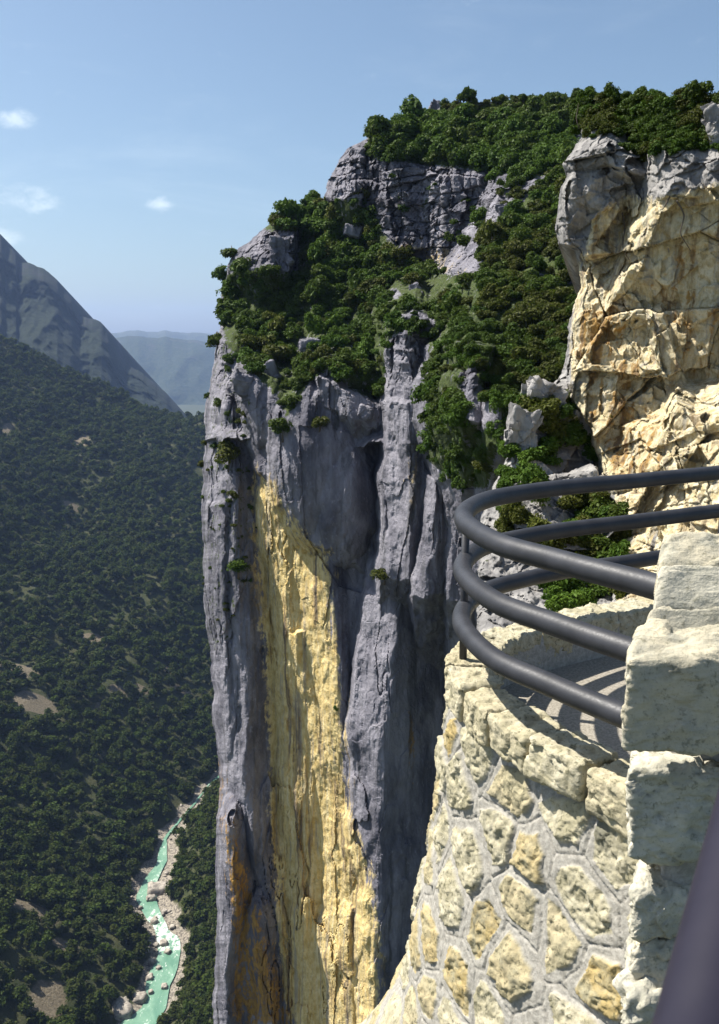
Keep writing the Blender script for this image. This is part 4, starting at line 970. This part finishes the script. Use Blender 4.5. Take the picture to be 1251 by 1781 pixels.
# ------------------------------------------------------------------ air
V = np.array([[x, y, z] for x in (-10500, 10500) for y in (-3500, 13500) for z in (-335, 520)], float)
Q = [[0, 1, 3, 2], [4, 6, 7, 5], [0, 4, 5, 1], [2, 3, 7, 6], [0, 2, 6, 4], [1, 5, 7, 3]]
hz = bpy.data.materials.new('haze'); hz.use_nodes = True; t = hz.node_tree; t.nodes.clear()
pv = t.nodes.new('ShaderNodeVolumePrincipled'); pv.inputs['Color'].default_value = (.40, .57, 1.0, 1); pv.inputs['Density'].default_value = .00006; pv.inputs['Anisotropy'].default_value = .2
oo = t.nodes.new('ShaderNodeOutputMaterial'); t.links.new(pv.outputs[0], oo.inputs['Volume'])
ho = link('haze', mesh_np('haze', V, Q, None, False), hz); tag(ho, 'thin blue air haze filling the gorge', 'haze', kind='stuff')

# ------------------------------------------------------------------ light, sky, camera
AZ, EL = R(-72), R(55)            # sun to the left and a little ahead
sd = Vector((math.sin(AZ) * math.cos(EL), math.cos(AZ) * math.cos(EL), math.sin(EL)))
sun = bpy.data.lights.new('sun', 'SUN'); sun.energy = 5.0; sun.angle = R(.53); sun.color = (1, .95, .86)
so = bpy.data.objects.new('sun', sun); COL.objects.link(so); so.rotation_euler = sd.to_track_quat('Z', 'Y').to_euler()
w = bpy.data.worlds.new('World'); sc.world = w; w.use_nodes = True
nt = NT('', w)
sky = nt.n('ShaderNodeTexSky', sky_type='NISHITA'); sky.sun_disc = False; sky.sun_elevation = EL; sky.sun_rotation = AZ; sky.air_density = 1.0; sky.dust_density = 3.0; sky.ozone_density = 1.6; sky.altitude = 700
gen = nt.n('ShaderNodeTexCoord').outputs['Generated']
def cloud(px, py, rx, ry):
    c = at(px, py, 1000.0); c = c / np.linalg.norm(c)
    q = nt.n('ShaderNodeVectorMath', {0: gen, 1: tuple(c)}, operation='SUBTRACT').outputs[0]
    q = nt.n('ShaderNodeVectorMath', {0: q, 1: (F / rx, F / rx, F / ry)}, operation='MULTIPLY').outputs[0]
    l = nt.n('ShaderNodeVectorMath', {0: q}, operation='LENGTH').outputs['Value']
    return nt.ramp(l, 1.0, 0.0)
msk = None
for a in ((40, 348, 95, 42), (285, 356, 46, 24), (30, 208, 75, 26), (10, 415, 60, 30)):
    v_ = cloud(*a); msk = v_ if msk is None else nt.math('MAXIMUM', msk, v_)
cn = nt.noise(nt.mapv(gen, 1, 1, 2.2), 26, 7, .62, .3)
cm = nt.ramp(nt.math('ADD', nt.math('MULTIPLY', msk, .55), nt.math('MULTIPLY', cn, 1.7)), 1.05, 1.85, 0, .46)
wis = nt.ramp(nt.noise(nt.mapv(gen, 1, 1, 4), 3.5, 6, .6, .5), .5, .85, 0, .10)
cm = nt.math('MAXIMUM', cm, wis)
colr = nt.mix(1.0, nt.mix(cm, sky.outputs[0], (11.0, 11.0, 11.0)), (.97, 1.03, .99), 'MULTIPLY')
bg = nt.n('ShaderNodeBackground', {'Color': colr, 'Strength': .072})
nt.n('ShaderNodeOutputWorld', {'Surface': bg.outputs[0]})

cam = bpy.data.cameras.new('camera'); co = bpy.data.objects.new('camera', cam); COL.objects.link(co)
cam.sensor_fit = 'VERTICAL'; cam.sensor_height = 36; cam.lens = 36 * F / 1781.0; cam.clip_start = .05; cam.clip_end = 40000
co.rotation_euler = (R(90) - PITCH, 0, 0); sc.camera = co
cam.dof.use_dof = True; cam.dof.focus_distance = 7.0; cam.dof.aperture_fstop = cam.lens / 4.0
sc.view_settings.view_transform = 'Standard'; sc.view_settings.look = 'None'; sc.view_settings.exposure = 0.95; sc.view_settings.gamma = 1.0
sc.cycles.use_denoising = True; sc.cycles.max_bounces = 6; sc.cycles.diffuse_bounces = 3; sc.cycles.volume_bounces = 1; sc.cycles.transparent_max_bounces = 8
sc.render.film_transparent = False
